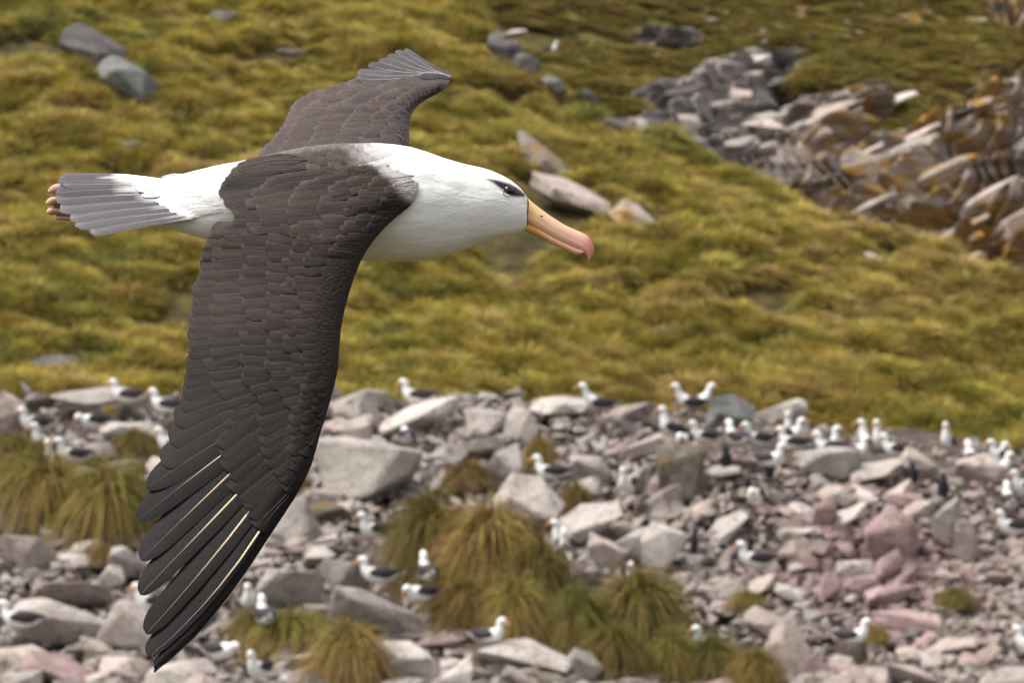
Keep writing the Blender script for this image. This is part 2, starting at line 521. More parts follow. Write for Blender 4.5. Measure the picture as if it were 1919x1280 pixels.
# ================================================================== grass
def clump(nb, R, H, seed, skirt=.3, w=.022, seg=3, lean=0.0, spread=1.0, stool=.38, dome=0.0, droop=.38, messy=.22):
    """A tussock: blades that rise from a small stool and arch over on all sides. Colour: R throw per blade, G height along the blade, B dead skirt blade."""
    r = np.random.default_rng(seed)
    V, Fc, C = [], [], []
    ph_ = r.uniform(0, 2 * np.pi, nb)
    rad = np.sqrt(r.uniform(0, 1, nb)) * R * stool
    dead = r.uniform(0, 1, nb) < skirt
    L = H * r.uniform(.75 - messy + .22, 1.3 + (messy - .22) * 1.5, nb) * np.where(dead, .95, 1.0)
    el = np.where(dead, r.uniform(.15, .8, nb), r.uniform(.75, 1.5, nb))
    thr = r.uniform(0, 1, nb)
    t = np.linspace(0, 1, seg + 1)
    off = 0
    if dome:
        rad = np.sqrt(r.uniform(0, 1, nb)) * R
    for i in range(nb):
        a = ph_[i]
        hd = np.array([math.cos(a), math.sin(a)])
        e = el[i]
        drop = (1.5 if dead[i] else .95) * r.uniform(.6, 1.2)
        hor = rad[i] + L[i] * math.cos(e) * t * spread + L[i] * .30 * t ** 2 * spread * R / max(H, .1)
        ver = .12 * H * (0 if dead[i] else 1) + L[i] * math.sin(e) * t - L[i] * drop * .62 * t ** 2.2
        if dome:
            u_ = rad[i] / R
            tl = u_ * 1.15 + r.normal() * messy                # lean of the blade from upright, growing towards the rim
            l_ = L[i] * dome
            dead[i] = r.uniform() < skirt * (.25 + 1.6 * u_ ** 2)
            hor = rad[i] + l_ * math.sin(tl) * t + l_ * .30 * t ** 2
            ver = H * .62 * math.sqrt(max(1 - u_ ** 2.2, 0)) - .08 + l_ * math.cos(tl) * t - l_ * droop * (.6 + .8 * u_) * t ** 2.2
        side = np.array([-hd[1], hd[0]])
        ww = w * r.uniform(.7, 1.3) * (1 - .85 * t) * .5 + .001
        p = np.stack([hd[0] * hor + lean * t, hd[1] * hor, np.maximum(ver, -.35 * H)], -1)
        tw = r.uniform(-.6, .6)
        s3 = np.array([side[0] * math.cos(tw), side[1] * math.cos(tw), math.sin(tw)])
        V.append(p - s3 * ww[:, None]); V.append(p + s3 * ww[:, None])
        k = seg + 1
        for j in range(seg):
            Fc.append((off + j, off + k + j, off + k + j + 1, off + j + 1))
        cc = np.zeros((2 * k, 3)); cc[:, 0] = thr[i]; cc[:, 1] = np.concatenate([t, t]); cc[:, 2] = float(dead[i]) * (1 - .3 * thr[i])
        C.append(cc)
        off += 2 * k
    return np.concatenate(V), Fc, np.concatenate(C)

def clump_set(prefix, mat, n, nb, R, H, seed, **kw):
    src = bpy.data.collections.new(prefix)          # not linked to the scene: only drawn where it is planted
    for i in range(n):
        v, f, c = clump(nb, R, H, seed + i, **kw)
        o = bpy.data.objects.new(prefix, mesh_from(prefix, v, f, cols=c, smooth=True, mats=[mat]))
        src.objects.link(o)
    return src

def plant(name, pts, rots, scl, idx, src, label, mat):
    me = bpy.data.meshes.new(name)
    me.from_pydata(pts.tolist(), [], [])
    me.materials.append(mat)
    for nm, ty, dat, key in (('rot', 'FLOAT_VECTOR', rots, 'vector'), ('scl', 'FLOAT_VECTOR', scl, 'vector'), ('idx', 'INT', idx, 'value')):
        at = me.attributes.new(nm, ty, 'POINT')
        at.data.foreach_set(key, np.asarray(dat, np.int32 if ty == 'INT' else np.float32).ravel())
    o = link(name, me)
    ng = bpy.data.node_groups.new(name, 'GeometryNodeTree')
    ng.interface.new_socket('Geometry', in_out='INPUT', socket_type='NodeSocketGeometry')
    ng.interface.new_socket('Geometry', in_out='OUTPUT', socket_type='NodeSocketGeometry')
    N, L = ng.nodes, ng.links
    gi, go = N.new('NodeGroupInput'), N.new('NodeGroupOutput')
    ci = N.new('GeometryNodeCollectionInfo')
    ci.inputs['Collection'].default_value = src
    ci.inputs['Separate Children'].default_value = True
    ci.inputs['Reset Children'].default_value = True
    ip = N.new('GeometryNodeInstanceOnPoints')
    ip.inputs['Pick Instance'].default_value = True
    def na(nm, ty):
        x = N.new('GeometryNodeInputNamedAttribute'); x.data_type = ty; x.inputs['Name'].default_value = nm
        return [s for s in x.outputs if s.enabled][0]
    e2r = N.new('FunctionNodeEulerToRotation')
    L.new(na('rot', 'FLOAT_VECTOR'), e2r.inputs[0])
    L.new(gi.outputs[0], ip.inputs['Points'])
    L.new(ci.outputs[0], ip.inputs['Instance'])
    L.new(na('idx', 'INT'), ip.inputs['Instance Index'])
    L.new(e2r.outputs[0], ip.inputs['Rotation'])
    L.new(na('scl', 'FLOAT_VECTOR'), ip.inputs['Scale'])
    L.new(ip.outputs[0], go.inputs[0])
    md = o.modifiers.new('planting', 'NODES')
    md.node_group = ng
    tag(o, label, None, None, 'stuff')
    return o

HILL_BARE = [(182,114,60,30),(252,170,60,30),(1020,308,52,30),(1074,376,64,26),(1204,428,54,28),(1160,238,32,20),(1670,508,40,14),(1643,548,26,10),(1625,715,70,14),(690,690,40,18),(120,690,60,24),(250,272,24,12),(420,28,22,12),
             (545,98,26,10),(1040,238,30,14),(955,98,50,36)]
def not_bare(px, py):
    k = np.ones(np.shape(px), bool)
    for (x, y, w, h) in HILL_BARE:
        k &= ((px - x) / (w * 1.0)) ** 2 + ((py - y - h * .45) / (h * 1.25)) ** 2 > 1
    return k
r_ = np.random.default_rng(5)
NH = 43000
hpx = r_.uniform(-2400, 3200, NH); hpy = 980 - (980 + 330) * r_.uniform(0, 1, NH) ** 1.0
ok = (hpy > ridge(hpx) + 1) & (hpy < crest(hpx) + 60) & not_bare(hpx, hpy)
hpx, hpy = hpx[ok], hpy[ok]
hp = P(hpx, hpy, hill_D(hpx, hpy))
hp[:, 2] += hill_bump(hp) - .04
den = fbm(hp, .35, 61, 3)
keep = den > -.50
hp, den = hp[keep], den[keep]
n_ = len(hp)
sc_ = np.exp(r_.normal(0.0, .27, n_)) * .64 * (1 + .40 * np.clip(den, -.6, 1))
sc_ = np.minimum(sc_, .98)
scl = np.stack([sc_ * r_.uniform(.85, 1.25, n_), sc_ * r_.uniform(.85, 1.25, n_), sc_ * r_.uniform(.8, 1.25, n_)], -1)
rots = np.stack([r_.normal(size=n_) * .10 + .12, r_.normal(size=n_) * .10 + .05, r_.uniform(0, 6.28, n_)], -1)
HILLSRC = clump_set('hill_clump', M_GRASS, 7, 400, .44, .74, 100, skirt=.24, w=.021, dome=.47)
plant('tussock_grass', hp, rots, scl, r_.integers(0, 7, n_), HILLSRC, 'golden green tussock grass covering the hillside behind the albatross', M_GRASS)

NF = 26000
fpx = r_.uniform(760, 2200, NF); fpy = r_.uniform(-160, 480, NF)
ok = (fpy < ridge(fpx) + 40) & (cliffness(fpx, fpy) < .12 + r_.uniform(0, .12, NF))
fpx, fpy = fpx[ok], fpy[ok]
fp = P(fpx, fpy, far_D(fpx, fpy)) + (fbm(P(fpx, fpy, far_D(fpx, fpy)), .25, 55, 5) * .25 * 1.25 - .03)[:, None] * nrm
fd = fbm(fp, .18, 71, 3)
keep = fd > -.95
fp, fd = fp[keep], fd[keep]
n_ = len(fp)
sc_ = r_.uniform(.6, 1.1, n_) * (1 + .4 * np.clip(fd, -.6, 1)) * .95
scl = np.stack([sc_ * 1.25, sc_ * 1.25, sc_ * r_.uniform(.55, .95, n_)], -1)
rots = np.stack([r_.normal(size=n_) * .1 + .2, r_.normal(size=n_) * .1, r_.uniform(0, 6.28, n_)], -1)
FARSRC = clump_set('far_clump', M_GRASS_FAR, 5, 200, .60, .50, 200, skirt=.25, w=.032, dome=.45)
plant('far_grass', fp, rots, scl, r_.integers(0, 5, n_), FARSRC, 'duller olive grass on the far slope above the gully', M_GRASS_FAR)

# ================================================================== rocks
def rock_mesh(seed, npts=18, bevel=.05, slab=1.0, subdiv=False):
    r = np.random.default_rng(seed)
    bm = bmesh.new()
    for i in range(npts):
        d = r.normal(size=3); d /= np.linalg.norm(d)
        s = np.abs(d).max()
        d = d / (s ** .78)                       # pushes points towards the faces of a box: blocky, not round
        d = d * r.uniform(.80, 1.0)
        bm.verts.new(Vector((d[0], d[1], d[2] * slab)))
    ch = bmesh.ops.convex_hull(bm, input=bm.verts)
    bmesh.ops.delete(bm, geom=[g for g in ch['geom_interior'] if isinstance(g, bmesh.types.BMVert)], context='VERTS')
    bmesh.ops.dissolve_limit(bm, angle_limit=.22, verts=bm.verts, edges=bm.edges)
    if bevel:
        bmesh.ops.bevel(bm, geom=list(bm.edges), offset=bevel, offset_type='OFFSET', segments=1, profile=.5, affect='EDGES', clamp_overlap=True)
    if bevel:
        bmesh.ops.triangulate(bm, faces=bm.faces)
        bmesh.ops.subdivide_edges(bm, edges=[e for e in bm.edges if e.calc_length() > .45], cuts=1, use_grid_fill=True)
        pc = np.array([v.co[:] for v in bm.verts])
        dn = fbm(pc + seed * 3.1, 1.4, 7, 3) * .085
        for v, k_ in zip(bm.verts, dn):
            v.co = v.co * (1 + float(k_))
        bmesh.ops.triangulate(bm, faces=bm.faces)
    bmesh.ops.recalc_face_normals(bm, faces=bm.faces)
    co = np.array([v.co[:] for v in bm.verts])
    ctr = (co.max(0) + co.min(0)) / 2; ext = (co.max(0) - co.min(0)) / 2
    for v in bm.verts:
        v.co = Vector((np.array(v.co) - ctr) / ext)
    me = bpy.data.meshes.new('rock')
    bm.to_mesh(me); bm.free()
    me.materials.append(ROCK['grey'])
    return me
RMESH = [rock_mesh(300 + i, 13 + i % 6, .05) for i in range(22)]
RDAT = []
for me in [rock_mesh(500 + i, 11 + i % 5, 0) for i in range(16)]:
    co = np.zeros(len(me.vertices) * 3); me.vertices.foreach_get('co', co)
    RDAT.append((co.reshape(-1, 3), [tuple(p.vertices) for p in me.polygons]))
    bpy.data.meshes.remove(me)

def place_rock(name, px, py, w, h, ang, tone, D, label=None, cat='rock', group=None, deep=.75, sink=0.0, seed=None, yaw=None, mesh=None):
    """A rock centred in the direction (px, py) at distance D, about w x h photograph pixels as seen from the lens."""
    k = K * D
    q = random.Random(int(px * 7 + py * 13) if seed is None else seed)
    o = link(name, q.choice(RMESH))
    o.location = P(px, py, D) - F * 0
    yw = q.uniform(-.5, .5) if yaw is None else yaw
    flip = q.choice((0, math.pi))
    o.rotation_euler = (Matrix.Rotation(-math.radians(ang), 3, 'Y') @ Matrix.Rotation(yw * .4, 3, 'Z') @ Matrix.Rotation(flip, 3, 'Z')).to_euler()
    o.scale = (w * k / 2 * 1.06, w * k / 2 * deep, h * k / 2 * 1.06)
    o.material_slots[0].link = 'OBJECT'
    o.material_slots[0].material = ROCK[tone]
    return tag(o, label, cat, group, 'thing')

def near_label(what, x, y, marks, tail):
    """A label that finds a stone by the nearest landmark, never one that is already taken."""
    order = sorted(marks, key=lambda m_: math.hypot(m_[0] - x, (m_[1] - y) * 1.3))
    for dist in ('', 'a step '):
        for (mx, my, mn) in order[:14]:
            dx, dy = x - mx, y - my
            if abs(dx) > 1.6 * abs(dy): w_ = 'right of' if dx > 0 else 'left of'
            elif abs(dy) > 1.6 * abs(dx): w_ = 'below' if dy > 0 else 'above'
            else: w_ = ('below ' if dy > 0 else 'above ') + ('and right of' if dx > 0 else 'and left of')
            lab = f'{what} {tail} {dist}{w_} the {mn}'.replace('  ', ' ')
            if len(lab.split()) <= 16 and lab not in TAKEN:
                TAKEN.add(lab)
                return lab
    return f'{what} {tail}'
TAKEN = set()
KMARK = [(690,876,'big smooth boulder'),(785,782,'long slanted pale slab'),(915,790,'flat pale block'),(950,872,'bright pointed stone'),(905,842,'dark mossy rock'),(992,946,'mossy capped slab'),(1110,980,'long pale wedge'),
 (182,752,'broad boulder at left'),(18,782,'tan boulder at left'),(182,852,'rounded stone by the left tussocks'),(45,1038,'tan stained boulder'),(128,1172,'large weathered slab'),(52,1238,'lower left corner plate'),(335,1264,'plate below the wing tip'),
 (545,986,'pale rock at the wing edge'),(548,1102,'large leaning slab'),(700,1156,'big pale low boulder'),(765,1246,'boulder at the bottom edge'),(985,1236,'pale topped bottom slab'),(1372,776,'upright blue-grey slab'),(1276,884,'tall ochre topped rock'),
 (1552,868,'overhanging block'),(1548,962,'pointed pink stone'),(1672,1002,'large red stone'),(1366,992,'slanting pale boulder'),(1775,985,'tall grey slab'),(1672,1116,'flat red slab'),(1704,1166,'dusty pink ledge'),(1842,880,'tan block at right'),
 (1236,1022,'curved pale rock'),(1492,1226,'broad tan slab'),(1700,1268,'bottom tan plate'),(1200,1150,'right-hand tussock'),(900,1050,'big tussock'),(640,1230,'fan-shaped tussock'),(1340,1240,'orange-brown tussock'),(1391,1035,'lone scree bird'),
 (1480,810,'crest group of birds'),(1640,810,'tight white cluster'),(1300,750,'standing pair'),(1772,810,'solitary crest bird'),(1600,1180,'nest on the scree'),(930,1200,'nest by the tussock'),(1484,1036,'tan scree stone'),(1850,1234,'bottom right corner stone')]
FMARK = [(1710,48,'orange lichened boulder'),(1540,228,'broad tan face'),(1620,318,'rounded orange block'),(1280,232,'white-splashed rock'),(1470,108,'dark capped rock'),(1660,196,'grass tongue ledge'),(1700,285,'long grey stratum'),
 (1790,215,'upper stained stratum'),(1830,390,'smooth pinkish slab'),(1752,330,'orange-edged stratum'),(1890,430,'second pinkish slab'),(1825,44,'pale flat stone'),(1605,14,'top edge stone'),(1200,70,'upper rock patch'),(1030,95,'far resting bird'),(1425,240,'tan block')]
def size_word(w, big, mid):
    return 'large' if w > big else 'middling' if w > mid else 'small'

# boulders that can be told apart: px, py, width, height, tilt (deg, right side up), tone, label
KEY = [
 (690,876,188,116,4,'grey','big smooth grey boulder right of the flying bird\'s wing, largest of the upper stones'),
 (785,782,165,48,27,'pale','long pale slab leaning up to the right below the hillside birds'),
 (668,760,120,48,12,'grey','flat grey rock at the top of the rubble beside the wing'),
 (915,790,92,50,2,'pale','flat pale block near the top of the rubble, left of a rounded grey one'),
 (978,802,64,70,-22,'grey','rounded grey stone right of the flat pale block'),
 (950,872,58,84,-28,'pale','bright pointed pale stone above the large brown tussock'),
 (905,842,95,42,8,'mossy','dark mossy rock capping a hollow left of the pointed pale stone'),
 (832,856,82,38,22,'grey','thin grey plate tilted between boulder and hollow'),
 (992,946,118,104,-32,'grey','grey slab with a mossy cap below the lone sitting bird'),
 (1110,980,120,70,16,'pale','long pale wedge of rock right of the two upright birds'),
 (1110,882,86,58,-30,'grey','grey lump right of the lone sitting bird'),
 (1132,1038,72,58,-18,'tan','small pinkish block at the foot of the long pale wedge'),
 (1184,1026,74,58,14,'grey','squat grey block beside the right-hand tussock'),
 (1050,762,120,36,4,'pale','flat pale ledge stone along the crest left of the mound bird'),
 (1175,778,110,36,13,'tan','low ledge stone on the crest left of the pair of birds'),
 (182,752,165,54,-2,'grey','broad grey boulder under two sitting birds at the left crest'),
 (18,782,75,74,-30,'tan','tan boulder cut by the left edge of the view, below the hillside'),
 (84,752,64,34,8,'mossy','dark mossy stone at the left crest beside the broad boulder'),
 (222,772,64,36,-12,'mossy','ochre-topped stone leaning on the broad boulder at left'),
 (245,806,110,34,-4,'pale','flat pale stone behind the flying bird\'s primaries at left'),
 (182,852,72,44,2,'grey','rounded grey stone at the edge of the left tussocks'),
 (228,884,86,44,-4,'mossy','dark stone with an orange patch among the left tussocks'),
 (20,972,74,56,14,'grey','grey stone by the left edge under the tussocks'),
 (45,1038,112,78,-22,'tan','tan stained boulder at the left edge below the tussocks'),
 (240,1058,72,58,-16,'grey','grey stone just left of the spread primaries'),
 (142,1112,150,58,-14,'tan','broad tan ledge left of the bird half hidden by the wing'),
 (206,1086,52,44,30,'pale','small pale stone standing left of the wing tip'),
 (128,1172,190,84,-8,'pale','large pale weathered slab at lower left'),
 (248,1188,112,104,-42,'grey','steep grey stone beside the lowest primaries'),
 (52,1238,130,56,-14,'tan','tan plate stacked in the lower left corner'),
 (120,1262,150,50,-24,'pink','pinkish plate along the bottom edge at left'),
 (335,1264,130,44,6,'pale','pale plate below the wing tip at the bottom edge'),
 (545,986,96,74,32,'pale','bright pale rock touching the leading edge of the flying bird\'s wing tip'),
 (548,1102,112,104,-34,'grey','large grey slab leaning right of the wing tip'),
 (640,1088,100,84,-24,'grey','grey slab behind the big pale lower boulder'),
 (700,1156,186,84,-26,'pale','big pale smooth boulder low in the middle of the rubble'),
 (765,1246,156,80,-20,'pale','pale boulder cut by the bottom edge under the big smooth one'),
 (600,1150,30,64,82,'ochre','narrow orange-brown stone standing left of the big pale boulder'),
 (872,1262,96,46,-10,'pale','small pale stone at the bottom edge left of the dark faced slab'),
 (985,1236,180,70,-8,'grey','grey slab with a pale top near the bird on the mud nest'),
 (1092,1252,66,60,-30,'grey','blocky grey stone at the bottom edge below the tussock'),
 (1372,776,84,70,-14,'blue','blue-grey slab standing upright behind the sitting birds on the crest'),
 (1338,775,20,34,0,'ochre','orange lichened stone left of the upright blue-grey slab'),
 (1462,776,100,36,16,'grey','grey ledge rock right of the upright blue-grey slab'),
 (1276,884,84,118,4,'mossy','tall dark rock with an ochre top standing in the rubble'),
 (1216,838,100,40,10,'tan','long tan plate left of the tall dark rock'),
 (1352,888,74,28,2,'pale','small pale flat stone right of the tall dark rock'),
 (1388,866,84,30,-6,'pink','flat pink stone beside a penguin under the crest'),
 (1552,868,118,64,12,'grey','grey overhanging block under the crest birds'),
 (1548,962,44,66,-14,'pink','pointed pink stone left of the large red one'),
 (1592,968,80,32,24,'pale','pale wedge leaning on the large red stone'),
 (1502,956,50,26,-6,'pale','small pale stone beside the pointed pink one'),
 (1672,1002,100,108,4,'pink','large red-pink stone in the middle of the right rubble'),
 (1366,992,86,48,34,'pale','pale boulder slanting above the lone bird on the right scree'),
 (1775,985,56,104,-4,'grey','tall grey slab standing right of the large red stone'),
 (1808,1016,48,84,6,'tan','narrow upright slab next to the tall grey one'),
 (1602,1066,70,38,-4,'pale','pale block below the large red stone'),
 (1664,1066,70,44,40,'pink','pink wedge slanting under the large red stone'),
 (1672,1116,104,44,12,'pink','flat red slab with a dark gap beneath it'),
 (1704,1166,140,40,-8,'pink','long dusty pink ledge right of the bird on its nest'),
 (1556,1102,42,56,-12,'pink','pink finger of stone left of the flat red slab'),
 (1484,1036,76,44,28,'tan','tan stone right of the lone bird on the scree'),
 (1842,880,100,60,-10,'tan','tan block near the right edge under the crest'),
 (1650,884,120,42,12,'grey','grey ledge stone above the dark hollow on the right'),
 (1722,872,80,56,-14,'tan','tan block beside a penguin under the right crest'),
 (1236,1022,74,92,-36,'pale','curved pale rock behind the right-hand tussock'),
 (1492,1226,120,90,-36,'tan','broad tan slab at the bottom right'),
 (1585,1246,60,32,-24,'pale','small pale slab at the bottom edge right of the tan one'),
 (1853,1234,56,40,40,'tan','tan stone near the bottom right corner'),
 (1700,1268,120,40,-14,'tan','flat tan plate along the bottom edge at right'),
 (1100,920,60,40,20,'grey','small grey stone below the grey lump on the slope'),
 (1190,905,70,36,34,'grey','slanting grey stone left of the tall dark rock'),
]
keyb = []
for (x, y, w, h, a, tone, lab) in KEY:
    Dk = float(rock_D(x, min(y + h * .42, 1500)))
    place_rock('rock', x, y, w, h, a, tone, Dk, lab, 'rock', 'boulders of the nesting ground')
    keyb.append((x, y, w, h))

# birds (head px, py; facing; pose) are needed here so that no loose stone hides them
BIRDS = [
 (213,715,'L','sit','albatross sitting on the broad grey boulder at the left crest'),
 (288,733,'L','sit','albatross on the left crest just left of the flying bird\'s wing'),
 (42,768,'L','sit','leftmost sitting albatross below the hillside'),
 (147,780,'L','preen','white-fronted albatross with lowered head below the broad grey boulder'),
 (66,798,'L','up','albatross stretching its neck above the pair by the left tussocks'),
 (90,828,'F','up','white albatross facing forward, left one of the pair by the left tussocks'),
 (113,827,'L','sit','dark-winged albatross, right one of the pair by the left tussocks'),
 (299,806,'L','sit','albatross partly hidden behind the feathers of the flying bird\'s wing'),
 (8,1131,'L','sit','albatross cut by the left edge low in the rubble'),
 (258,1101,'L','sit','albatross peeping out left of the lowest primaries'),
 (464,1098,'F','sit','white-breasted albatross touching the tip of the flying bird\'s wing'),
 (490,1120,'A','sit','albatross seen from behind right of the wing tip'),
 (440,1210,'R','preen','albatross lying low near the bottom edge, left of the white one'),
 (470,1224,'F','sit','white albatross near the bottom edge right of the lying one'),
 (758,716,'L','sit','albatross at the foot of the hillside above the slanted pale slab'),
 (758,804,'A','preen','albatross with tucked head on the long pale slab'),
 (1093,725,'L','stand','standing albatross on a mound at the foot of the hillside'),
 (1007,857,'L','sit','lone albatross sitting above the big tussock with its tail to the right'),
 (1168,882,'F','sit','albatross showing only a white head between grey stones'),
 (680,967,'L','sit','albatross with pale brown body beside the big tussock\'s left edge'),
 (680,1048,'L','sit','albatross sitting low left of the big tussock'),
 (794,1040,'A','sit','albatross seen from behind inside the big tussock'),
 (762,1102,'L','preen','albatross bending to preen above the big pale smooth boulder'),
 (1040,978,'L','up','white albatross standing behind the one with its back turned'),
 (1057,996,'A','up','albatross with its back turned at the right edge of the big tussock'),
 (1183,1057,'F','sit','albatross whose white head shows above the right-hand tussock'),
 (940,1163,'R','nest','albatross sitting on a mud nest below the big tussock'),
 (1266,723,'L','stand','left bird of the pair standing apart on the crest'),
 (1333,724,'R','stand','right bird of the pair standing apart on the crest'),
 (1243,767,'L','up','upright albatross below the standing pair on the crest'),
 (1298,791,'L','sit','white albatross left of the upright blue-grey slab'),
 (1367,792,'A','sit','albatross sitting against the upright blue-grey slab'),
 (1399,797,'L','sit','dark-winged albatross right of the upright blue-grey slab'),
 (1477,776,'F','up','upright white albatross behind the crest group'),
 (1501,788,'R','sit','small white albatross behind the crest group'),
 (1462,802,'L','sit','albatross with dark wings in front of the upright crest bird'),
 (1531,811,'L','sit','albatross sitting in the middle of the crest group'),
 (1568,800,'R','up','albatross with raised head at the right of the crest group'),
 (1465,833,'R','sit','albatross facing right below the crest group'),
 (1615,790,'L','up','left bird of the tight white cluster on the crest'),
 (1644,794,'F','up','tallest bird of the tight white cluster on the crest'),
 (1623,819,'R','sit','front bird of the tight white cluster on the crest'),
 (1657,816,'L','sit','dark-tailed bird at the right of the tight white cluster'),
 (1772,794,'F','up','solitary upright albatross on the right crest'),
 (1815,832,'A','sit','dark-backed albatross seen from behind on the right crest'),
 (1858,828,'L','sit','white albatross near the right end of the crest'),
 (1884,831,'R','sit','albatross behind the last white pair at the right end'),
 (1892,850,'R','sit','albatross facing right at the right end of the crest'),
 (1901,884,'L','sit','albatross cut by the right edge below the crest'),
 (1887,909,'A','sit','dark albatross in front of the one cut by the right edge'),
 (1874,959,'L','sit','albatross by the right edge level with the red stone'),
 (1408,919,'F','preen','small white head showing among stones right of the tall dark rock'),
 (1391,1022,'L','sit','lone albatross on the scree left of the red stones'),
 (1306,1179,'L','sit','albatross on the tussock at the lower right'),
 (1623,1164,'R','nest','albatross on a mud nest beside the dusty pink ledge'),
 (1908,1179,'L','sit','albatross by the right edge low on the scree'),
 (1274,818,'F','preen','white head showing above the tall dark rock'),
]
PENGUINS = [(1361,857,'dark penguin below the upright blue-grey slab'), (1442,869,'dark penguin under the crest group'), (1710,889,'dark penguin left of the penguin pair hollow on the right'),
            (1768,909,'dark penguin at the hollow under the right crest'), (1302,1012,'dark penguin beside the curved pale rock on the scree')]
TUSS = [  # centre px, base py, width, height, label
 (815,1075,185,180,'brown left half of the big tussock mound in the middle of the rubble'), (915,1110,210,205,'tall central tussock of the big mound in the middle'),
 (1010,1150,150,165,'green-topped right shoulder of the big tussock mound'), (870,1175,150,110,'low straw-coloured tussock at the front of the big mound'),
 (965,1195,140,130,'dark tussock hanging over the mud nest'), (1085,1205,140,130,'straw tussock between the big mound and the right-hand one'),
 (1200,1205,190,170,'bright green topped tussock standing alone on the right'), (1150,1255,130,100,'low tussock in front of the bright green topped one'),
 (75,985,190,165,'wide tussock at the left edge below the birds'), (195,1000,180,160,'green tussock left of the flying bird\'s primaries'), (255,850,100,56,'small grass tuft between stones behind the primaries'),
 (35,880,120,80,'grass tuft under the pair of birds at left'), (250,985,110,130,'straw tussock half hidden by the primaries'),
 (545,1215,150,82,'flat tussock under the bird seen from behind'), (470,1195,90,60,'small tussock below the wing tip'), (655,1278,170,130,'fan-shaped tussock at the bottom edge left of the pale boulder'),
 (1330,1275,130,100,'orange-brown tussock under the lower right bird'), (1415,1290,110,90,'straw tussock right of the lower right bird'), (1260,1270,110,110,'green tussock left of the lower right bird'),
 (1012,880,66,74,'little tuft above the lone sitting bird'), (1078,960,60,70,'little orange tuft right of the lone sitting bird'), (878,905,90,50,'green tuft in the hollow under the dark mossy rock'),
 (562,935,40,60,'tuft at the leading edge of the wing'), (195,1055,60,40,'low green tuft below the left tussocks'), (1640,1200,60,30,'brown tuft by the nest at right'),
 (1790,1135,70,40,'brown tuft on the scree at right'), (1400,1140,70,40,'brown tuft on the scree left of the pink finger stone'),
]
def clear_of(px, py, w):
    for (x, y, f, pz, lab) in BIRDS:
        x2 = x + {'L': 26, 'R': -26}.get(f, 0)
        if abs(px - x2) < 40 + w * .35 and -45 < py - (y + 18) < 34 + w * .30:
            return False
    for (x, y, lab) in PENGUINS:
        if abs(px - x) < 14 + w * .4 and -26 < py - y < 26 + w * .3:
            return False
    for (x, y, w2, h2, lab) in TUSS:
        if abs(px - x) < w2 * .40 and -h2 * .9 < py - y < w * .25:
            return False
    for (x, y, w2, h2) in keyb:
        if ((px - x) / (w2 * .52)) ** 2 + ((py - y) / (h2 * .55)) ** 2 < 1:
            return False
    return True
q = np.random.default_rng(77)
cand = []
tries = 0
while len(cand) < 6500 and tries < 30000:
    tries += 1
    x = q.uniform(-260, 2200); c_ = float(crest(x))
    y = c_ + (1420 - c_) * q.uniform(0, 1) ** .9 - 2
    right = sstep(1050, 1400, x)
    w = math.exp(q.normal(math.log(40 - 13 * right), .50))
    w = min(w, 110) * (1 - .2 * (1 - (y - c_) / 560))
    if not clear_of(x, y, w):
        continue
    cand.append((x, y, w))
inframe = [k for k in cand if -30 < k[0] < 1950 and k[1] < 1300]
inframe.sort(key=lambda k: -k[2])
NUM_SINGLE = 300 - len(KEY)
single = set(map(id, inframe[:NUM_SINGLE]))
def tone_at(x, y):
    pk = math.exp(-(((x - 1640) / 190) ** 2 + ((y - 1060) / 120) ** 2)) * .9
    u = q.uniform()
    if u < pk: return 'pink'
    u = q.uniform()
    if x > 1150: return 'tan' if u < .46 else 'grey' if u < .72 else 'pale' if u < .86 else 'pink' if u < .95 else 'mossy'
    return 'grey' if u < .42 else 'pale' if u < .66 else 'tan' if u < .86 else 'pink' if u < .90 else 'mossy'
heap = {}
TONEW = {'grey': 'grey', 'pale': 'pale', 'tan': 'tan', 'pink': 'pinkish', 'mossy': 'dark mossy', 'ochre': 'orange stained', 'dark': 'dark', 'blue': 'blue-grey'}
for cnd in cand:
    x, y, w = cnd
    h = w * q.uniform(.26, .66)
    ang = q.normal(0, 20) + (8 if x > 500 else -8)
    D = float(rock_D(x, y)) - .05
    tone = tone_at(x, y)
    if id(cnd) in single:
        place_rock('rock', x, y - h * .22, w, h, ang, tone, D, near_label(f'{size_word(w, 88, 68)} {TONEW[tone]} {"plate" if h < w * .45 else "stone"}', x, y, KMARK, ''), 'rock', 'loose stones of the nesting ground', deep=q.uniform(.55, 1.0), seed=int(x * 31 + y))
    else:
        co, fs = RDAT[q.integers(len(RDAT))]
        k = K * D
        M = np.array(Matrix.Rotation(-math.radians(ang), 3, 'Y') @ Matrix.Rotation(q.uniform(-1.5, 1.5), 3, 'Z') @ Matrix.Rotation(q.normal() * .25, 3, 'X'))
        v = (co * np.array([w * k / 2, w * k / 2 * q.uniform(.55, 1.0), h * k / 2])) @ M.T + P(x, y - h * .22, D)
        heap.setdefault(tone, []).append((v, fs))
# the finest chips between the stones
for i in range(9500):
    x = q.uniform(-200, 2150); c_ = float(crest(x)); y = c_ + (1400 - c_) * q.uniform(0, 1)
    w = q.uniform(9, 27)
    skip = False
    for (tx, ty, w2, h2, lab) in TUSS:
        if abs(x - tx) < w2 * .4 and -h2 * .5 < y - ty < 0: skip = True
    if skip: continue
    co, fs = RDAT[q.integers(len(RDAT))]
    D = float(rock_D(x, y)); k = K * D
    M = np.array(Euler((q.normal() * .3, q.normal() * .4, q.uniform(0, 6.28))).to_matrix())
    v = (co * np.array([w * k / 2, w * k / 2 * .8, w * k / 2 * q.uniform(.35, .8)])) @ M.T + P(x, y, D)
    heap.setdefault(tone_at(x, y), []).append((v, fs))
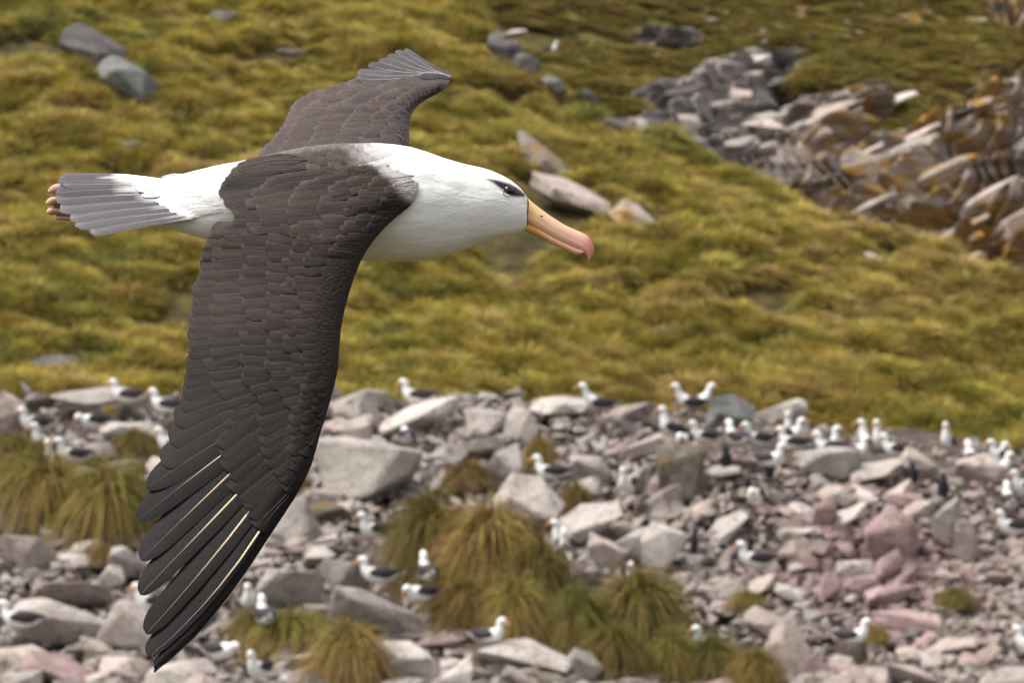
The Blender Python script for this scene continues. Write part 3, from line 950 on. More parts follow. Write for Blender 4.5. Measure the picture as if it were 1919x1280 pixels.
# the same rubble goes on beyond both edges of the view
for i in range(4200):
    x = q.choice((q.uniform(-1350, -240), q.uniform(2150, 3250))); c_ = float(crest(x)); y = c_ + (1450 - c_) * q.uniform(0, 1)
    w = math.exp(q.normal(math.log(34), .5))
    co, fs = RDAT[q.integers(len(RDAT))]
    D = float(rock_D(x, y)); k = K * D
    M = np.array(Euler((q.normal() * .3, q.normal() * .35, q.uniform(0, 6.28))).to_matrix())
    v = (co * np.array([w * k / 2, w * k / 2 * .8, w * k / 2 * q.uniform(.3, .7)])) @ M.T + P(x, y, D)
    heap.setdefault(tone_at(x, y), []).append((v, fs))
VV, FF, MI, off = [], [], [], 0
tones = list(ROCK)
for tone, lst in heap.items():
    for v, fs in lst:
        VV.append(v); FF += [tuple(i + off for i in f_) for f_ in fs]; MI += [tones.index(tone)] * len(fs); off += len(v)
tag(link('rubble', mesh_from('rubble', np.concatenate(VV), FF, smooth=False, mats=[ROCK[t] for t in tones], fmat=MI)), 'small broken stones filling the gaps of the nesting ground', None, None, 'stuff')

# rocks that break through the grass of the hillside: px, py, w, h, tilt, tone, label
HROCK = [
 (182,110,150,84,-30,'dark','dark brown rock showing through grass at the upper left'), (252,166,150,74,-44,'blue','grey lichened rock sloping under the dark brown one at the upper left'),
 (1020,308,140,50,-40,'ochre','long tan slab behind the flying bird\'s head'), (1074,374,176,56,-28,'tan','broad tan slab in front of the beak, middle of three'),
 (1204,426,136,70,-24,'ochre','blocky ochre rock right of the beak tip'), (1158,240,62,40,-32,'dark','dark boulder on the ridge above the beak'),
 (1672,506,120,20,-30,'tan','narrow tan ledge in the grass near the right ridge'), (1642,548,50,18,-16,'blue','small blue-grey stone in the grass at right'),
 (1628,716,150,20,-20,'tan','long flat tan stone in the grass above the crest birds'), (690,694,76,34,-10,'mossy','brown stone at the foot of the hillside right of the wing'),
 (120,690,130,46,0,'dark','dark brown earthy rock at the foot of the hillside at left'), (252,274,44,20,-8,'dark','small brown stone above the white tail'), (420,28,50,20,-12,'dark','small dark stone near the top edge'),
 (545,98,54,16,-6,'mossy','low brown stone left of the raised far wing'), (945,95,70,56,-30,'dark','dark jagged rock at the top of the ridge'), (985,122,50,44,-40,'dark','second dark jagged rock on the ridge'),
 (965,62,46,16,14,'tan','pale flat stone topping the ridge rocks'), (1040,158,50,24,-34,'blue','grey stone on the ridge below the jagged rocks'), (1238,625,40,20,0,'dark','small dark stone in the grass above the pair'),
 (1110,180,36,20,-30,'dark','small dark stone on the ridge between the boulders'), (640,30,30,12,0,'dark','tiny dark stone near the top edge beside the far wing'),
]
for (x, y, w, h, a, tone, lab) in HROCK:
    D = float(hill_D(x, max(y, float(ridge(x)) + 4)))
    place_rock('rock', x, y, w, h, a, tone, D - .8, lab, 'rock', 'rocks in the hillside grass', deep=.7)

# slabs and loose blocks of the far strata
q2 = np.random.default_rng(123)
FROCK = [
 (1710,48,70,44,-28,'ochre','orange lichened boulder high on the far slope at right'), (1605,14,34,16,0,'pale','small pale stone at the top edge of the far slope'), (1825,44,50,22,8,'pale','pale flat stone on the far slope at upper right'),
 (1830,82,34,14,0,'tan','small tan stone in far grass near the right edge'), (1505,22,40,22,-12,'ochre','tan stone in the far grass at the top edge'), (1660,90,22,14,0,'tan','tiny tan stone in the far grass'),
 (1540,228,170,54,14,'tan','broad tan rock face in the middle of the gully'), (1620,318,110,58,8,'ochre','rounded orange block overhanging a black gap'), (1280,232,66,34,0,'pale','white-splashed rock at the left end of the gully'),
 (1300,208,100,40,-20,'dark','black overhanging rock at the left end of the gully'), (1205,186,34,24,40,'blue','small blue-grey stone above the ridge boulder'), (1470,108,110,36,6,'dark','dark rock with a grassy cap at the head of the gully'),
 (1660,196,120,30,18,'pale','pale ledge at the tip of the green tongue'), (1700,285,130,34,22,'grey','long grey stratum right of the rounded orange block'), (1790,215,150,36,24,'ochre','upper orange stained stratum at the right'),
 (1830,390,190,52,32,'tan','long smooth pinkish slab slanting at the right edge'), (1752,330,170,30,26,'ochre','orange-edged stratum above the smooth pinkish slab'), (1890,430,110,40,32,'tan','second pinkish slab at the right edge'),
 (1425,240,90,30,10,'tan','tan block left of the broad tan face'), (1380,180,60,30,0,'tan','small tan block below the dark capped rock'), (1420,112,50,24,6,'pale','pale stone under the dark capped rock'),
]
for (x, y, w, h, a, tone, lab) in FROCK:
    D = float(far_D(x, y)) - far_out(x, y) - .15
    place_rock('rock_slab', x, y, w, h, a, tone, D, lab, 'rock', 'ledges of the far slope', deep=.5)
for i in range(110):
    for _ in range(30):
        x, y = q2.uniform(1180, 1960), q2.uniform(90, 560)
        if y < ridge(x) - 4 and cliffness(x, y) > .7: break
    else:
        continue
    w = math.exp(q2.normal(math.log(62), .5)); h = min(w * q2.uniform(.12, .26), 18)
    a = math.degrees(math.atan(np.interp(x, [1200, 1500, 1700, 1919], [.15, .38, .44, .5]))) + q2.normal() * 4
    D = float(far_D(x, y)) - far_out(x, y) - q2.uniform(-.15, .12)
    u = q2.uniform()
    orange = sstep(1480, 1650, x + y * .2)
    tone = 'ochre' if u < .45 * orange else ('dark' if u < .45 * orange + .30 else ('grey' if u < .85 else ('pale' if u < .90 else 'tan')))
    place_rock('rock_slab', x, y, w, h, a, tone, D, near_label(f'{size_word(w, 60, 40)} {TONEW[tone]} tilted slab', x, y, FMARK, ''), 'rock', 'tilted slabs of the far outcrop', deep=q2.uniform(.25, .5), seed=i)
for i in range(46):
    x, y = q2.uniform(1180, 1920), q2.uniform(5, 120)
    if cliffness(x, y) > .3 or y > ridge(x): continue
    w = q2.uniform(10, 26)
    place_rock('rock', x, y, w, w * q2.uniform(.4, .7), q2.normal() * 15, ['tan', 'pale', 'grey', 'ochre', 'dark'][q2.integers(5)], float(far_D(x, y)) - .7, near_label(['small', 'little', 'tiny'][i % 3] + ' stone', x, y, FMARK, 'in the far grass'), 'rock', 'stones in the far grass', seed=i)

# tussocks standing among the rocks
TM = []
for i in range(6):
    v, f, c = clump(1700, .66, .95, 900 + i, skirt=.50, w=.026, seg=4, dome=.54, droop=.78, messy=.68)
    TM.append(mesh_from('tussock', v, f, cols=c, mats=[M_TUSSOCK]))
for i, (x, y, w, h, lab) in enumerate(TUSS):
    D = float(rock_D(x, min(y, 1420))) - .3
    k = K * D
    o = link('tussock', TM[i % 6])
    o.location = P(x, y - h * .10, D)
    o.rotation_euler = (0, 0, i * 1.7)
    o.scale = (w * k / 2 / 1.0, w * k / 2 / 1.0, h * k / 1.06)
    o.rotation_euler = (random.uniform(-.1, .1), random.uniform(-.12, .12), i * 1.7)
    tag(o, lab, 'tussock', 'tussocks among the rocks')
# ================================================================== the flying albatross
bird = bpy.data.objects.new('albatross', None)
COL.objects.link(bird)
bird.location = P(640, 380, D0).tolist()
bird.empty_display_size = 0.2
tag(bird, 'large white albatross gliding past in sharp focus with dark brown wings spread', 'albatross')
B0 = np.array(bird.location)
MM = K * D0                                   # metres per photograph pixel at the bird

def blink(name, verts, faces, parent=bird, **kw):
    return link(name, mesh_from(name, np.asarray(verts) - B0, faces, **kw), parent)

body_top = lerp_pts([(232,343),(240,341),(280,337),(300,335),(330,329),(360,321),(400,311),(455,300),(500,290),(560,276),(600,271),(640,268),(700,267),
                     (740,270),(770,275),(800,284),(830,295),(870,307),(900,313),(920,319),(945,330),(965,343),(980,357),(990,371),(995,384)])
body_bot = lerp_pts([(232,372),(240,385),(280,413),(300,422),(345,437),(390,449),(450,462),(520,475),(600,485),(680,488),(740,490),(800,487),(850,476),
                     (900,457),(940,445),(965,439),(985,434),(995,425)])
body_wid = lerp_pts([(232,.12),(280,.22),(310,.35),(350,.75),(400,1.0),(500,1.02),(700,1.02),(800,.97),(850,.86),(900,.76),(940,.72),(970,.70),(995,.62)])

def smooth_profile(fn, win):
    g = np.arange(180.0, 1060.0, 1.0)
    v = fn(g)
    for _ in range(2):
        k_ = np.ones(win) / win
        v = np.convolve(np.pad(v, win // 2, 'edge'), k_, 'valid')[:len(g)]
    return lambda x: np.interp(x, g, v)
body_top, body_bot, body_wid = smooth_profile(body_top, 9), smooth_profile(body_bot, 15), smooth_profile(body_wid, 41)

def body_dz(px, py):
    """Depth of the body's near side, from its middle plane (negative towards the lens)."""
    px = np.asarray(px, float); py = np.asarray(py, float)
    t, b = body_top(px), body_bot(px)
    c, h = (t + b) / 2, (b - t) / 2
    q = np.clip((py - c) / h, -1, 1)
    return -np.sqrt(1 - q * q) * h * MM * body_wid(px) + np.where(np.abs(py - c) > h, 1.0 * (np.abs(py - c) - h) * MM * 3, 0)

xs = np.concatenate([np.linspace(256, 420, 60), np.linspace(423, 780, 110), np.linspace(782, 988, 150)])
NR = 120
ph = np.linspace(0, 2 * np.pi, NR, endpoint=False)
V, C = [], []
def seg_dist(px, py, pts):
    best = np.full(np.shape(px), 1e9); rad = np.zeros(np.shape(px))
    for (x0, y0, r0), (x1, y1, r1) in zip(pts[:-1], pts[1:]):
        dx, dy = x1 - x0, y1 - y0
        t = np.clip(((px - x0) * dx + (py - y0) * dy) / (dx * dx + dy * dy), 0, 1)
        d = np.hypot(px - x0 - t * dx, py - y0 - t * dy) - (r0 + t * (r1 - r0))
        best = np.minimum(best, d)
    return best
BROW = [(911,335,0.5),(927,340,3.4),(940,346,6.5),(952,353,9.8),(962,358,10.2),(972,362,7.6),(980,365,4.0)]
def body_colour(px, py):
    n = len(px)
    c = np.tile(np.array([0.80, 0.79, 0.76]), (n, 1))
    pts = np.stack([px, py, px * 0], -1)
    nz = fbm(pts, 0.03, 5, 3)
    # dusky shading of the plumage: cheek and hind neck
    grey = sstep(60, 0, np.hypot((px - 935) / 1.5, py - 385)) * 0.16
    c = c * (1 - grey)[:, None] + np.array([0.55, 0.57, 0.62]) * grey[:, None]
    # dark mantle over the shoulders, fading to white at the neck
    edge = np.interp(py, [260, 290, 320, 350, 375, 400], [716, 728, 738, 752, 768, 740])
    m = sstep(edge + 24, edge - 62, px + nz * 12 + 6 * np.sin(py * .55 + px * .12)) * sstep(425, 470, px + nz * 12) * sstep(415, 380, py)
    br = np.array([0.10, 0.08, 0.074])
    c = c * (1 - m)[:, None] + br * m[:, None]
    # brow patch through the eye
    d = seg_dist(px, py, BROW) + nz * 1.2
    k = sstep(3.5, -3.0, d)
    c = c * (1 - k)[:, None] + np.array([0.012, 0.011, 0.013]) * k[:, None]
    # pale grey wash where the tail begins
    tl = sstep(300, 255, px + nz * 20) * 0.5
    c = c * (1 - tl)[:, None] + np.array([0.5, 0.49, 0.52]) * tl[:, None]
    return c
for x in xs:
    t, b = body_top(x), body_bot(x)
    c, h = (t + b) / 2, (b - t) / 2
    cs, sn = np.cos(ph), np.sin(ph)
    py = c - h * cs
    dz = -h * MM * body_wid(x) * sn
    wob = 0.0012 * vnoise(np.stack([np.full(NR, x) * 0.02, py * 0.05, dz * 60], -1), 1.0, 9)
    V.append(P(np.full(NR, x), py, D0 + dz + wob))
    C.append(body_colour(np.full(NR, x), py))
V = np.concatenate(V); C = np.concatenate(C)
n = len(xs)
faces = grid_faces(n, NR, True)
V = np.concatenate([V, [V[:NR].mean(0)], [V[-NR:].mean(0)]]); C = np.concatenate([C, [C[0]], [C[-1]]])
faces += [((j + 1) % NR, j, n * NR) for j in range(NR)]
faces += [((n - 1) * NR + j, (n - 1) * NR + (j + 1) % NR, n * NR + 1) for j in range(NR)]
blink('body', V, faces, cols=C, mats=[M_PLUMAGE])

# ---- feathers -------------------------------------------------------
TAU = np.array([0, .15, .32, .5, .64, .75, .83, .89, .935, .965, .985, 1.0])
FLAT = 0.42
def feather_geo(base, tip, width, field, h0, h1, tilt=0.0, bend=0.0, asym=0.5, blunt=1.0, nw=8, camber=0.15, col=(.06, .045, .04), fringe=0.25,
                shaft=None, shaft_w=2.0, shaft_from=0.0, root=0.5, rag=0.0, clampf=None, colf=None, quill=None, taper=0.0, clampy=None, neckfade=False):
    b, t = np.array(base, float), np.array(tip, float)
    d = t - b
    L = np.hypot(*d)
    u = d / L
    w_ = np.array([-u[1], u[0]]) * -1.0             # across the vane; +1 side lies towards the wing tip for a feather that points backwards
    s = np.linspace(-1, 1, nw + 1)
    tau = TAU
    t0 = max(0.35, 1 - width * 0.5 * blunt / L)
    prof = (1 - taper * tau ** 1.5) * (root + (1 - root) * np.sin(np.clip(tau / .45, 0, 1) * np.pi / 2))
    q = np.clip((tau - t0) / (1 - t0), 0, 1)
    prof = prof * np.sqrt(np.clip(1 - q ** 1.9, 0.0, 1))
    T, S = np.meshgrid(tau, s, indexing='ij')
    PR = np.repeat(prof[:, None], nw + 1, 1)
    side = np.where(S > 0, S * asym, S * (1 - asym)) * width * PR
    cx = b + T[..., None] * d + (w_ * bend * L) * (4 * T * (1 - T))[..., None] + side[..., None] * w_
    if rag:
        cx = cx + (rng.normal(size=cx.shape) * rag) * (T > 0.9)[..., None]
    h = FLAT * (h0 + (h1 - h0) * T) + FLAT * tilt * side * MM - .55 * camber * (side * MM) ** 2 / max(width * MM, 1e-6)
    X, Y = cx[..., 0], cx[..., 1]
    if clampf is not None:
        lim = clampf(Y) - 0.6
        h = h * np.clip((lim - X) / 14 + .12, .12, 1)
        X = np.minimum(X, lim)
    if clampy is not None:
        lim = clampy(X) + 1.2
        h = h * np.clip((Y - lim) / 12 + .15, .15, 1)
        Y = np.maximum(Y, lim)
    p = P(X, Y, D0 + field(X, Y))
    e = 2.0
    du = P(X + e, Y, D0 + field(X + e, Y)) - P(X - e, Y, D0 + field(X - e, Y))
    dv = P(X, Y + e, D0 + field(X, Y + e)) - P(X, Y - e, D0 + field(X, Y - e))
    nn = np.cross(dv, du)
    nn /= np.linalg.norm(nn, axis=-1, keepdims=True) + 1e-12
    nn = np.where((nn @ F)[..., None] > 0, -nn, nn)
    nn = nn + U * 0.0
    v = p + nn * h[..., None]
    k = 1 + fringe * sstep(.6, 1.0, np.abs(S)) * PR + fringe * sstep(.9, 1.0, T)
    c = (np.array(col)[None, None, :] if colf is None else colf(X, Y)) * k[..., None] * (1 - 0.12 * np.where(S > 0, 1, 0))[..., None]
    c = c * (1 + 0.30 * (sstep(.0, 1, T) - .5))[..., None] * (1 - .42 * sstep(.35, .95, S))[..., None] * (1 + .18 * sstep(-.2, -.9, S))[..., None]  # shadow line of each overlap put into the colour: distal edge darkened
    if neckfade:
        bx = np.interp(Y, [290, 300, 330, 350, 365, 376, 392], [690, 702, 738, 757, 769, 777, 790])
        kf = (sstep(-30, 3, X - bx + rng.uniform(-5, 5)) * .8 * sstep(390, 372, Y))[..., None]
        c = c * (1 - kf) + np.array([.50, .475, .46]) * kf
    uv = np.stack([T * L / 60.0 + 3 * int(rng.integers(0, 40)), S * 0.5 * width / 36.0], -1)
    nt, m = len(tau), nw + 1
    verts = [v.reshape(-1, 3)]; cols = [c.reshape(-1, 3)]; uvs = [uv.reshape(-1, 2)]
    faces = grid_faces(nt, m)
    fm = [0] * len(faces)
    if shaft:
        mid = nw // 2
        off = nt * m
        i0 = int(np.searchsorted(tau, shaft_from))
        sel = np.arange(max(i0, 0), nt - 1)
        wv = v[:, mid + 1] - v[:, mid - 1]
        wv /= np.linalg.norm(wv, axis=-1, keepdims=True) + 1e-9
        sw = shaft_w * MM * 0.5 * (1 - 0.75 * tau)
        rg = np.stack([v[:, mid] - wv * sw[:, None] + nn[:, mid] * 0.0003, v[:, mid] + nn[:, mid] * (0.0004 + sw[:, None] * 0.9),
                       v[:, mid] + wv * sw[:, None] + nn[:, mid] * 0.0003], 1)[sel]
        verts.append(rg.reshape(-1, 3)); qc = DARKQ if quill is None else quill
        kq = sstep(.30, .66, tau[sel])[:, None] * (.92 if quill is IVORY else .15)
        cols.append(np.repeat(qc * (1 - kq) + DARKQ * kq, 3, 0)); uvs.append(np.zeros((len(sel) * 3, 2)))
        g = grid_faces(len(sel), 3, False, off)
        faces += g
        fm += [1] * len(g)
    return np.concatenate(verts), faces, np.concatenate(cols), np.concatenate(uvs), fm

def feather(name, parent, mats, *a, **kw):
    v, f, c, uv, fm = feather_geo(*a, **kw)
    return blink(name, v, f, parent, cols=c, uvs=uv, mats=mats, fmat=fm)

BROWN = np.array([0.030, 0.0215, 0.0182])
def bcol(k=1.0, var=0.22):
    r = 1 + rng.uniform(-var, var)
    w = rng.uniform(-.08, .08)
    return BROWN * k * r * np.array([1 + w, 1, 1 - w])

def arc(points, step, jitter=0.0):
    a = np.array(points, float)
    seg = np.hypot(*np.diff(a, axis=0).T)
    cum = np.concatenate([[0], np.cumsum(seg)])
    s, out = 0.0, []
    while s <= cum[-1]:
        out.append(s)
        s += step(s / cum[-1]) if callable(step) else step
    out = np.array(out)
    out = np.clip(out + rng.uniform(-jitter, jitter, len(out)), 0, cum[-1])
    return np.stack([np.interp(out, cum, a[:, 0]), np.interp(out, cum, a[:, 1])], -1)

# ---- near wing ------------------------------------------------------
LEX = lerp_pts([(330,786),(350,785),(362,783),(372,778),(382,772),(390,764),(405,745),(425,723),(445,705),(467,689),(490,676),(520,664),(555,653),(590,644),
                (620,639),(655,636),(690,634),(720,628),(745,621),(780,611),(815,600),(845,592),(870,585),(903,570),(935,552),(972,528),(1010,503),(1060,471),
                (1105,440),(1150,405),(1190,370),(1225,334),(1255,298),(1300,250)])
WDZ = lerp_pts([(300,-.05),(335,-.082),(372,-.112),(450,-.168),(550,-.222),(650,-.275),(750,-.325),(850,-.375),(950,-.425),(1100,-.495),(1255,-.555),(1320,-.58)])
def near_field(px, py):
    px = np.asarray(px, float); py = np.asarray(py, float)
    le = LEX(py)
    sl = (LEX(py + 4) - LEX(py - 4)) / 8
    e = (le - px) / np.sqrt(1 + sl * sl)
    w = WDZ(py)
    rr = np.interp(py, [340, 400, 700, 1000, 1255], [55, 75, 60, 30, 16])
    w = w + 0.030 * (rr / 60) * np.clip(1 - e / rr, 0, 1.6) ** 2
    w = w + 0.035 * np.clip((e - 110) / 200, 0, 2) ** 2 * np.interp(py, [400, 700, 1000], [1, 1, .5])
    w = w + 0.004 * np.sin(py / 37.0) * np.clip(e / 200, 0, 1)
    bd = body_dz(px, py) - 0.003
    k = 0.02
    hh = np.clip(0.5 + 0.5 * (bd - w) / k, 0, 1)
    sm = bd * (1 - hh) + w * hh - k * hh * (1 - hh)
    return np.where(py > 470, w, sm)

near = bpy.data.objects.new('wing', None)
COL.objects.link(near); near.parent = bird
near['label'] = 'near wing sweeping down towards the camera with spread flight feathers'

TESK = lerp_pts([(335,520),(360,450),(385,440),(410,450),(425,425),(440,420),(480,404),(560,395),(640,392),(700,396),(750,430),(800,440),(830,434),(861,436),(895,450),
                 (934,462),(961,485),(985,506),(1000,507)])
yy = np.concatenate([np.linspace(358, 420, 24), np.linspace(426, 985, 90), np.linspace(988, 999, 4)])
vv = np.linspace(0, 1, 60) ** 1.5
VF, VB, CF = [], [], []
for y in yy:
    x1, x0 = LEX(y) - 0.3, min(TESK(y), LEX(y) - 2)
    x = x1 + (x0 - x1) * vv
    z = near_field(x, np.full_like(x, y))
    th = 0.013 * np.sqrt(np.clip(vv, 0, 1)) * (1 - vv) * 2.2 * np.interp(y, [400, 900, 1000], [1.0, .45, .15]) + 0.0006
    th[0] = 0
    VF.append(P(x, y, D0 + z + 0.0012)); VB.append(P(x, y, D0 + z + 0.0012 + th))
    CF.append(np.outer(1 - 0.25 * sstep(.15, 0, vv), BROWN * 0.9))  # leading edge darkened in colour for its turned-away shade
VF = np.concatenate(VF); VB = np.concatenate(VB); CF = np.concatenate(CF)
m_ = len(vv); n_ = len(yy)
fc = grid_faces(n_, m_) + [tuple(reversed(q)) for q in grid_faces(n_, m_, False, n_ * m_)]
for i in range(n_ - 1):                        # close the rear edge
    a, b2 = i * m_ + m_ - 1, (i + 1) * m_ + m_ - 1
    fc.append((a, b2, n_ * m_ + b2, n_ * m_ + a))
for j in range(m_ - 1):
    a = (n_ - 1) * m_ + j
    fc.append((a, a + 1, n_ * m_ + a + 1, n_ * m_ + a))
M_ARM = attr_mat('brown_arm_plumage', 0.6, 0.3, 130, 0.5, 0.003, 0.30, (0.35, 1, 1))
blink('wing_arm', np.concatenate([VF, VB]), fc, near, cols=np.concatenate([CF, CF * np.array([3.5, 4.0, 4.2])]), mats=[M_ARM])

def near_angle(py):
    return np.radians(np.interp(py, [350, 420, 470, 600, 660, 720, 770, 820, 860, 900, 950, 1000], [-6, -3, 1, 2, 3, 8, 16, 26, 34, 40, 44, 49]))

# primaries, outermost last: (shaft start, tip, width, asym)
prim = [((412,828),(275,917),68,.42),((411,858),(259,977),68,.40),((427,893),(264,1052),68,.38),((439,932),(263,1116),66,.36),((464,959),(274,1190),62,.34),
        ((480,991),(278,1236),56,.19),((507,996),(291,1259),42,.16)]
npm = len(prim)
for i, (b, t, w, a) in enumerate(prim):
    b, t = np.array(b, float), np.array(t, float)
    bb = b + (b - t) / np.hypot(*(b - t)) * 55
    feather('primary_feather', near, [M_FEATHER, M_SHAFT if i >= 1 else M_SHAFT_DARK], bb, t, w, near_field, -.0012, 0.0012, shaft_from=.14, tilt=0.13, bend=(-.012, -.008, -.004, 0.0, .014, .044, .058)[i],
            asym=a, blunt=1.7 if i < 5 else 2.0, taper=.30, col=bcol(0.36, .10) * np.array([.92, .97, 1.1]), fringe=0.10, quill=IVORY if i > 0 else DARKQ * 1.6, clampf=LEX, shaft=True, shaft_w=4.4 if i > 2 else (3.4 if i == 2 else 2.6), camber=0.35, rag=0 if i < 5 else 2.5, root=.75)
sec = [((427,797),(303,869)),((430,775),(318,827)),((428,757),(326,789)),((420,740),(339,761)),((415,722),(343,738))]
for b, t in sec:
    b, t = np.array(b, float), np.array(t, float)
    bb = b + (b - t) / np.hypot(*(b - t)) * 40
    feather('secondary_feather', near, [M_FEATHER, M_SHAFT_DARK], bb, t, 50, near_field, 0.0008, 0.0016, tilt=0.17, bend=-0.03, asym=.45, blunt=.8, col=bcol(.46, .12), fringe=.15, clampf=LEX,
            shaft=True, shaft_w=2.0, camber=.3, root=.8)
te_line = [(398,432),(385,452),(376,480),(370,512),(362,540),(357,572),(354,610),(352,645),(350,680),(347,718)]
for (x, y) in arc(te_line, 17, 2.5):
    a = near_angle(y)
    dvec = np.array([-math.cos(a), math.sin(a)])
    L = rng.uniform(92, 108)
    tip = np.array([x + rng.uniform(-3, 3), y])
    feather('secondary_feather', near, [M_FEATHER, M_SHAFT_DARK], tip - dvec * L, tip, rng.uniform(34, 40), near_field, 0.0008, 0.0022, tilt=0.2, bend=rng.uniform(-.03, .0), asym=.48,
            blunt=.75, col=bcol(float(np.interp(y, [430, 720], [1.2, .60])), .2), fringe=.28, shaft=True, shaft_w=1.3, camber=.4, root=.9)

rows = [  # covert rows: tips along the wing, spacing, length, width, height, tone
    ([(442,428),(412,448),(402,480),(398,520),(397,560),(394,600),(392,645),(390,680),(394,708),(412,732),(424,752),(430,790),(414,826),(411,858),(427,893),(439,932),(464,960),(481,993),(507,1000)],
     21, 92, 38, .0042, .95),
    ([(470,424),(458,450),(454,490),(455,560),(452,640),(450,690),(462,722),(482,752),(487,800),(482,835),(490,865),(512,895),(530,915),(546,935)], 21, 84, 36, .0062, .9),
    ([(520,428),(500,450),(496,500),(497,560),(497,640),(503,700),(520,735),(538,765),(545,800),(541,848),(548,875),(560,902)], 19, 74, 31, .0078, .95),
    ([(560,440),(535,470),(532,540),(532,640),(543,700),(560,740),(574,780),(570,830),(568,870)], 16, 60, 26, .009, .9),
    ([(590,450),(560,490),(556,560),(557,640),(572,700),(588,740),(594,790),(590,835)], 14, 50, 22, .0098, .85),
]
for pts, st, L, w, h, tone in rows:
    for (x, y) in arc(pts, st, 2.5):
        a = near_angle(y) + rng.normal() * .085
        if y > 850: a = near_angle(y) - .02
        dvec = np.array([-math.cos(a), math.sin(a)])
        big = 1.25 if y > 830 else 1.0
        tip = np.array([x + rng.uniform(-9, 9), y])
        if tip[0] > LEX(y) - 8: continue
        ll = L * big * rng.uniform(.9, 1.08)
        bse = tip - dvec * ll
        ymax = bse[1]
        if bse[0] > LEX(ymax) - 6:
            bse = np.array([LEX(ymax) - 6, ymax])
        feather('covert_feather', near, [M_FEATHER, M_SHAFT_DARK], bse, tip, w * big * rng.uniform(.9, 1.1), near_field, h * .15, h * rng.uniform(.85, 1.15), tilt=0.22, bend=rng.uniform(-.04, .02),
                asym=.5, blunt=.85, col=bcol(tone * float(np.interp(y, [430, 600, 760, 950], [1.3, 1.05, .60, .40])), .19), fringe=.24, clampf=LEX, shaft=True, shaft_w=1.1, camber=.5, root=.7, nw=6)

# innermost long feathers over the elbow and the shoulder
humeral = [([(455,312),(428,335),(411,358),(420,380),(436,395),(441,412),(436,424),(400,436)], 9, 125, 23, .005, .9),
           ([(520,340),(478,358),(470,385),(485,405),(490,425),(470,438)], 9, 115, 22, .0068, 1.0),
           ([(585,345),(545,362),(535,385),(545,405),(550,425),(530,442)], 10, 105, 22, .0082, 1.05),
           ([(640,345),(610,362),(600,385),(605,410),(600,435),(580,455)], 10, 92, 20, .0094, 1.0),
           ([(690,345),(665,360),(655,385),(655,410),(645,440),(620,475)], 9, 78, 18, .0102, .95),
           ([(730,350),(712,362),(703,380),(700,400),(690,420),(672,450)], 8, 60, 16, .0105, .85)]
for pts, st, L, w, h, tone in humeral:
    for (x, y) in arc(pts, st, 2):
        a = math.radians(np.interp(y, [310, 360, 400, 440], [12, 8, 4, 2])) + rng.normal() * .06
        dvec = np.array([-math.cos(a), math.sin(a)])
        tip = np.array([x + rng.uniform(-1, 1) * (4 if L == 125 else 14), y])
        bse = tip - dvec * L * rng.uniform(.9, 1.1)
        if bse[0] > LEX(bse[1]) - 10: bse[0] = LEX(bse[1]) - 10
        feather('scapular_feather', near, [M_FEATHER, M_SHAFT_DARK], bse, tip, w * rng.uniform(.9, 1.1), near_field, h * .25, h * rng.uniform(.8, 1.2), tilt=0.16, bend=rng.uniform(-.05, .0), asym=.5,
                blunt=.8, col=bcol(tone * 1.15, .2), fringe=.45, clampf=LEX, shaft=True, shaft_w=1.2, camber=.5, root=.12, nw=6, neckfade=True)

# small scale-like feathers along the leading edge: too small to pick apart
def scales(name, parent, lines, field, colk, w=11, L=26, lift=.0022, ang=None, fringe=.25, base_h=.004, colf=None, clampf=None, neckfade=False):
    Vs, Fs, Cs, Us, off = [], [], [], [], 0
    for pts in lines:
        for (x, y) in arc(pts, w * .62, 1.5):
            a = ang(x, y) + rng.normal() * .12
            dv_ = np.array([-math.cos(a), math.sin(a)])
            tip = np.array([x + rng.uniform(-4, 4), y])
            c = bcol(colk * float(np.interp(y, [400, 600, 900], [1.1, .9, .55])), .13) if colf is None else colf(x, y)
            v, f, c, uv, _ = feather_geo(tip - dv_ * L * rng.uniform(.8, 1.2), tip, w * rng.uniform(.85, 1.2), field, base_h * .4, base_h + lift * rng.uniform(.5, 1.2), tilt=.12, blunt=1.1,
                                         col=c, fringe=fringe, nw=4, camber=.5, clampf=clampf, neckfade=neckfade, root=.25)
            Vs.append(v); Fs += [tuple(i + off for i in q) for q in f]; Cs.append(c); Us.append(uv); off += len(v)
    o = blink(name, np.concatenate(Vs), Fs, parent, cols=np.concatenate(Cs), uvs=np.concatenate(Us), mats=[M_FEATHER])
    o['kind'] = 'stuff'
    return o
lines = []
for dx in (62, 50, 39, 29, 20, 12, 5):
    lines.append([(LEX(y) - dx, y) for y in np.linspace(400 + dx * .4, 930 - dx, 60)])
scales('lesser_coverts', near, lines, near_field, .85, w=8.5, L=34, base_h=.0048, lift=.0006, clampf=LEX, ang=lambda x, y: near_angle(y) - math.radians(np.interp(y, [400, 520, 700, 900], [-28, -22, -12, 0])) * np.clip(1 - (LEX(y) - x) / 70, 0, 1), fringe=.10)
lines = [[(LEX(y) - dx, y) for y in np.linspace(352, 440, 16)] for dx in (70, 58, 46, 35, 25, 16, 8)]
lines += [[(np.interp(y, [318, 330, 350, 365, 372], [724, 738, 757, 769, 775]) - dx, y) for y in np.linspace(320, 368, 12)] for dx in (78, 66, 55, 44, 34, 25)]
scales('shoulder_plumage', near, lines, near_field, .85, neckfade=True, w=9, L=34, base_h=.005, lift=.0012, clampf=LEX, ang=lambda x, y: math.radians(16), fringe=.25)

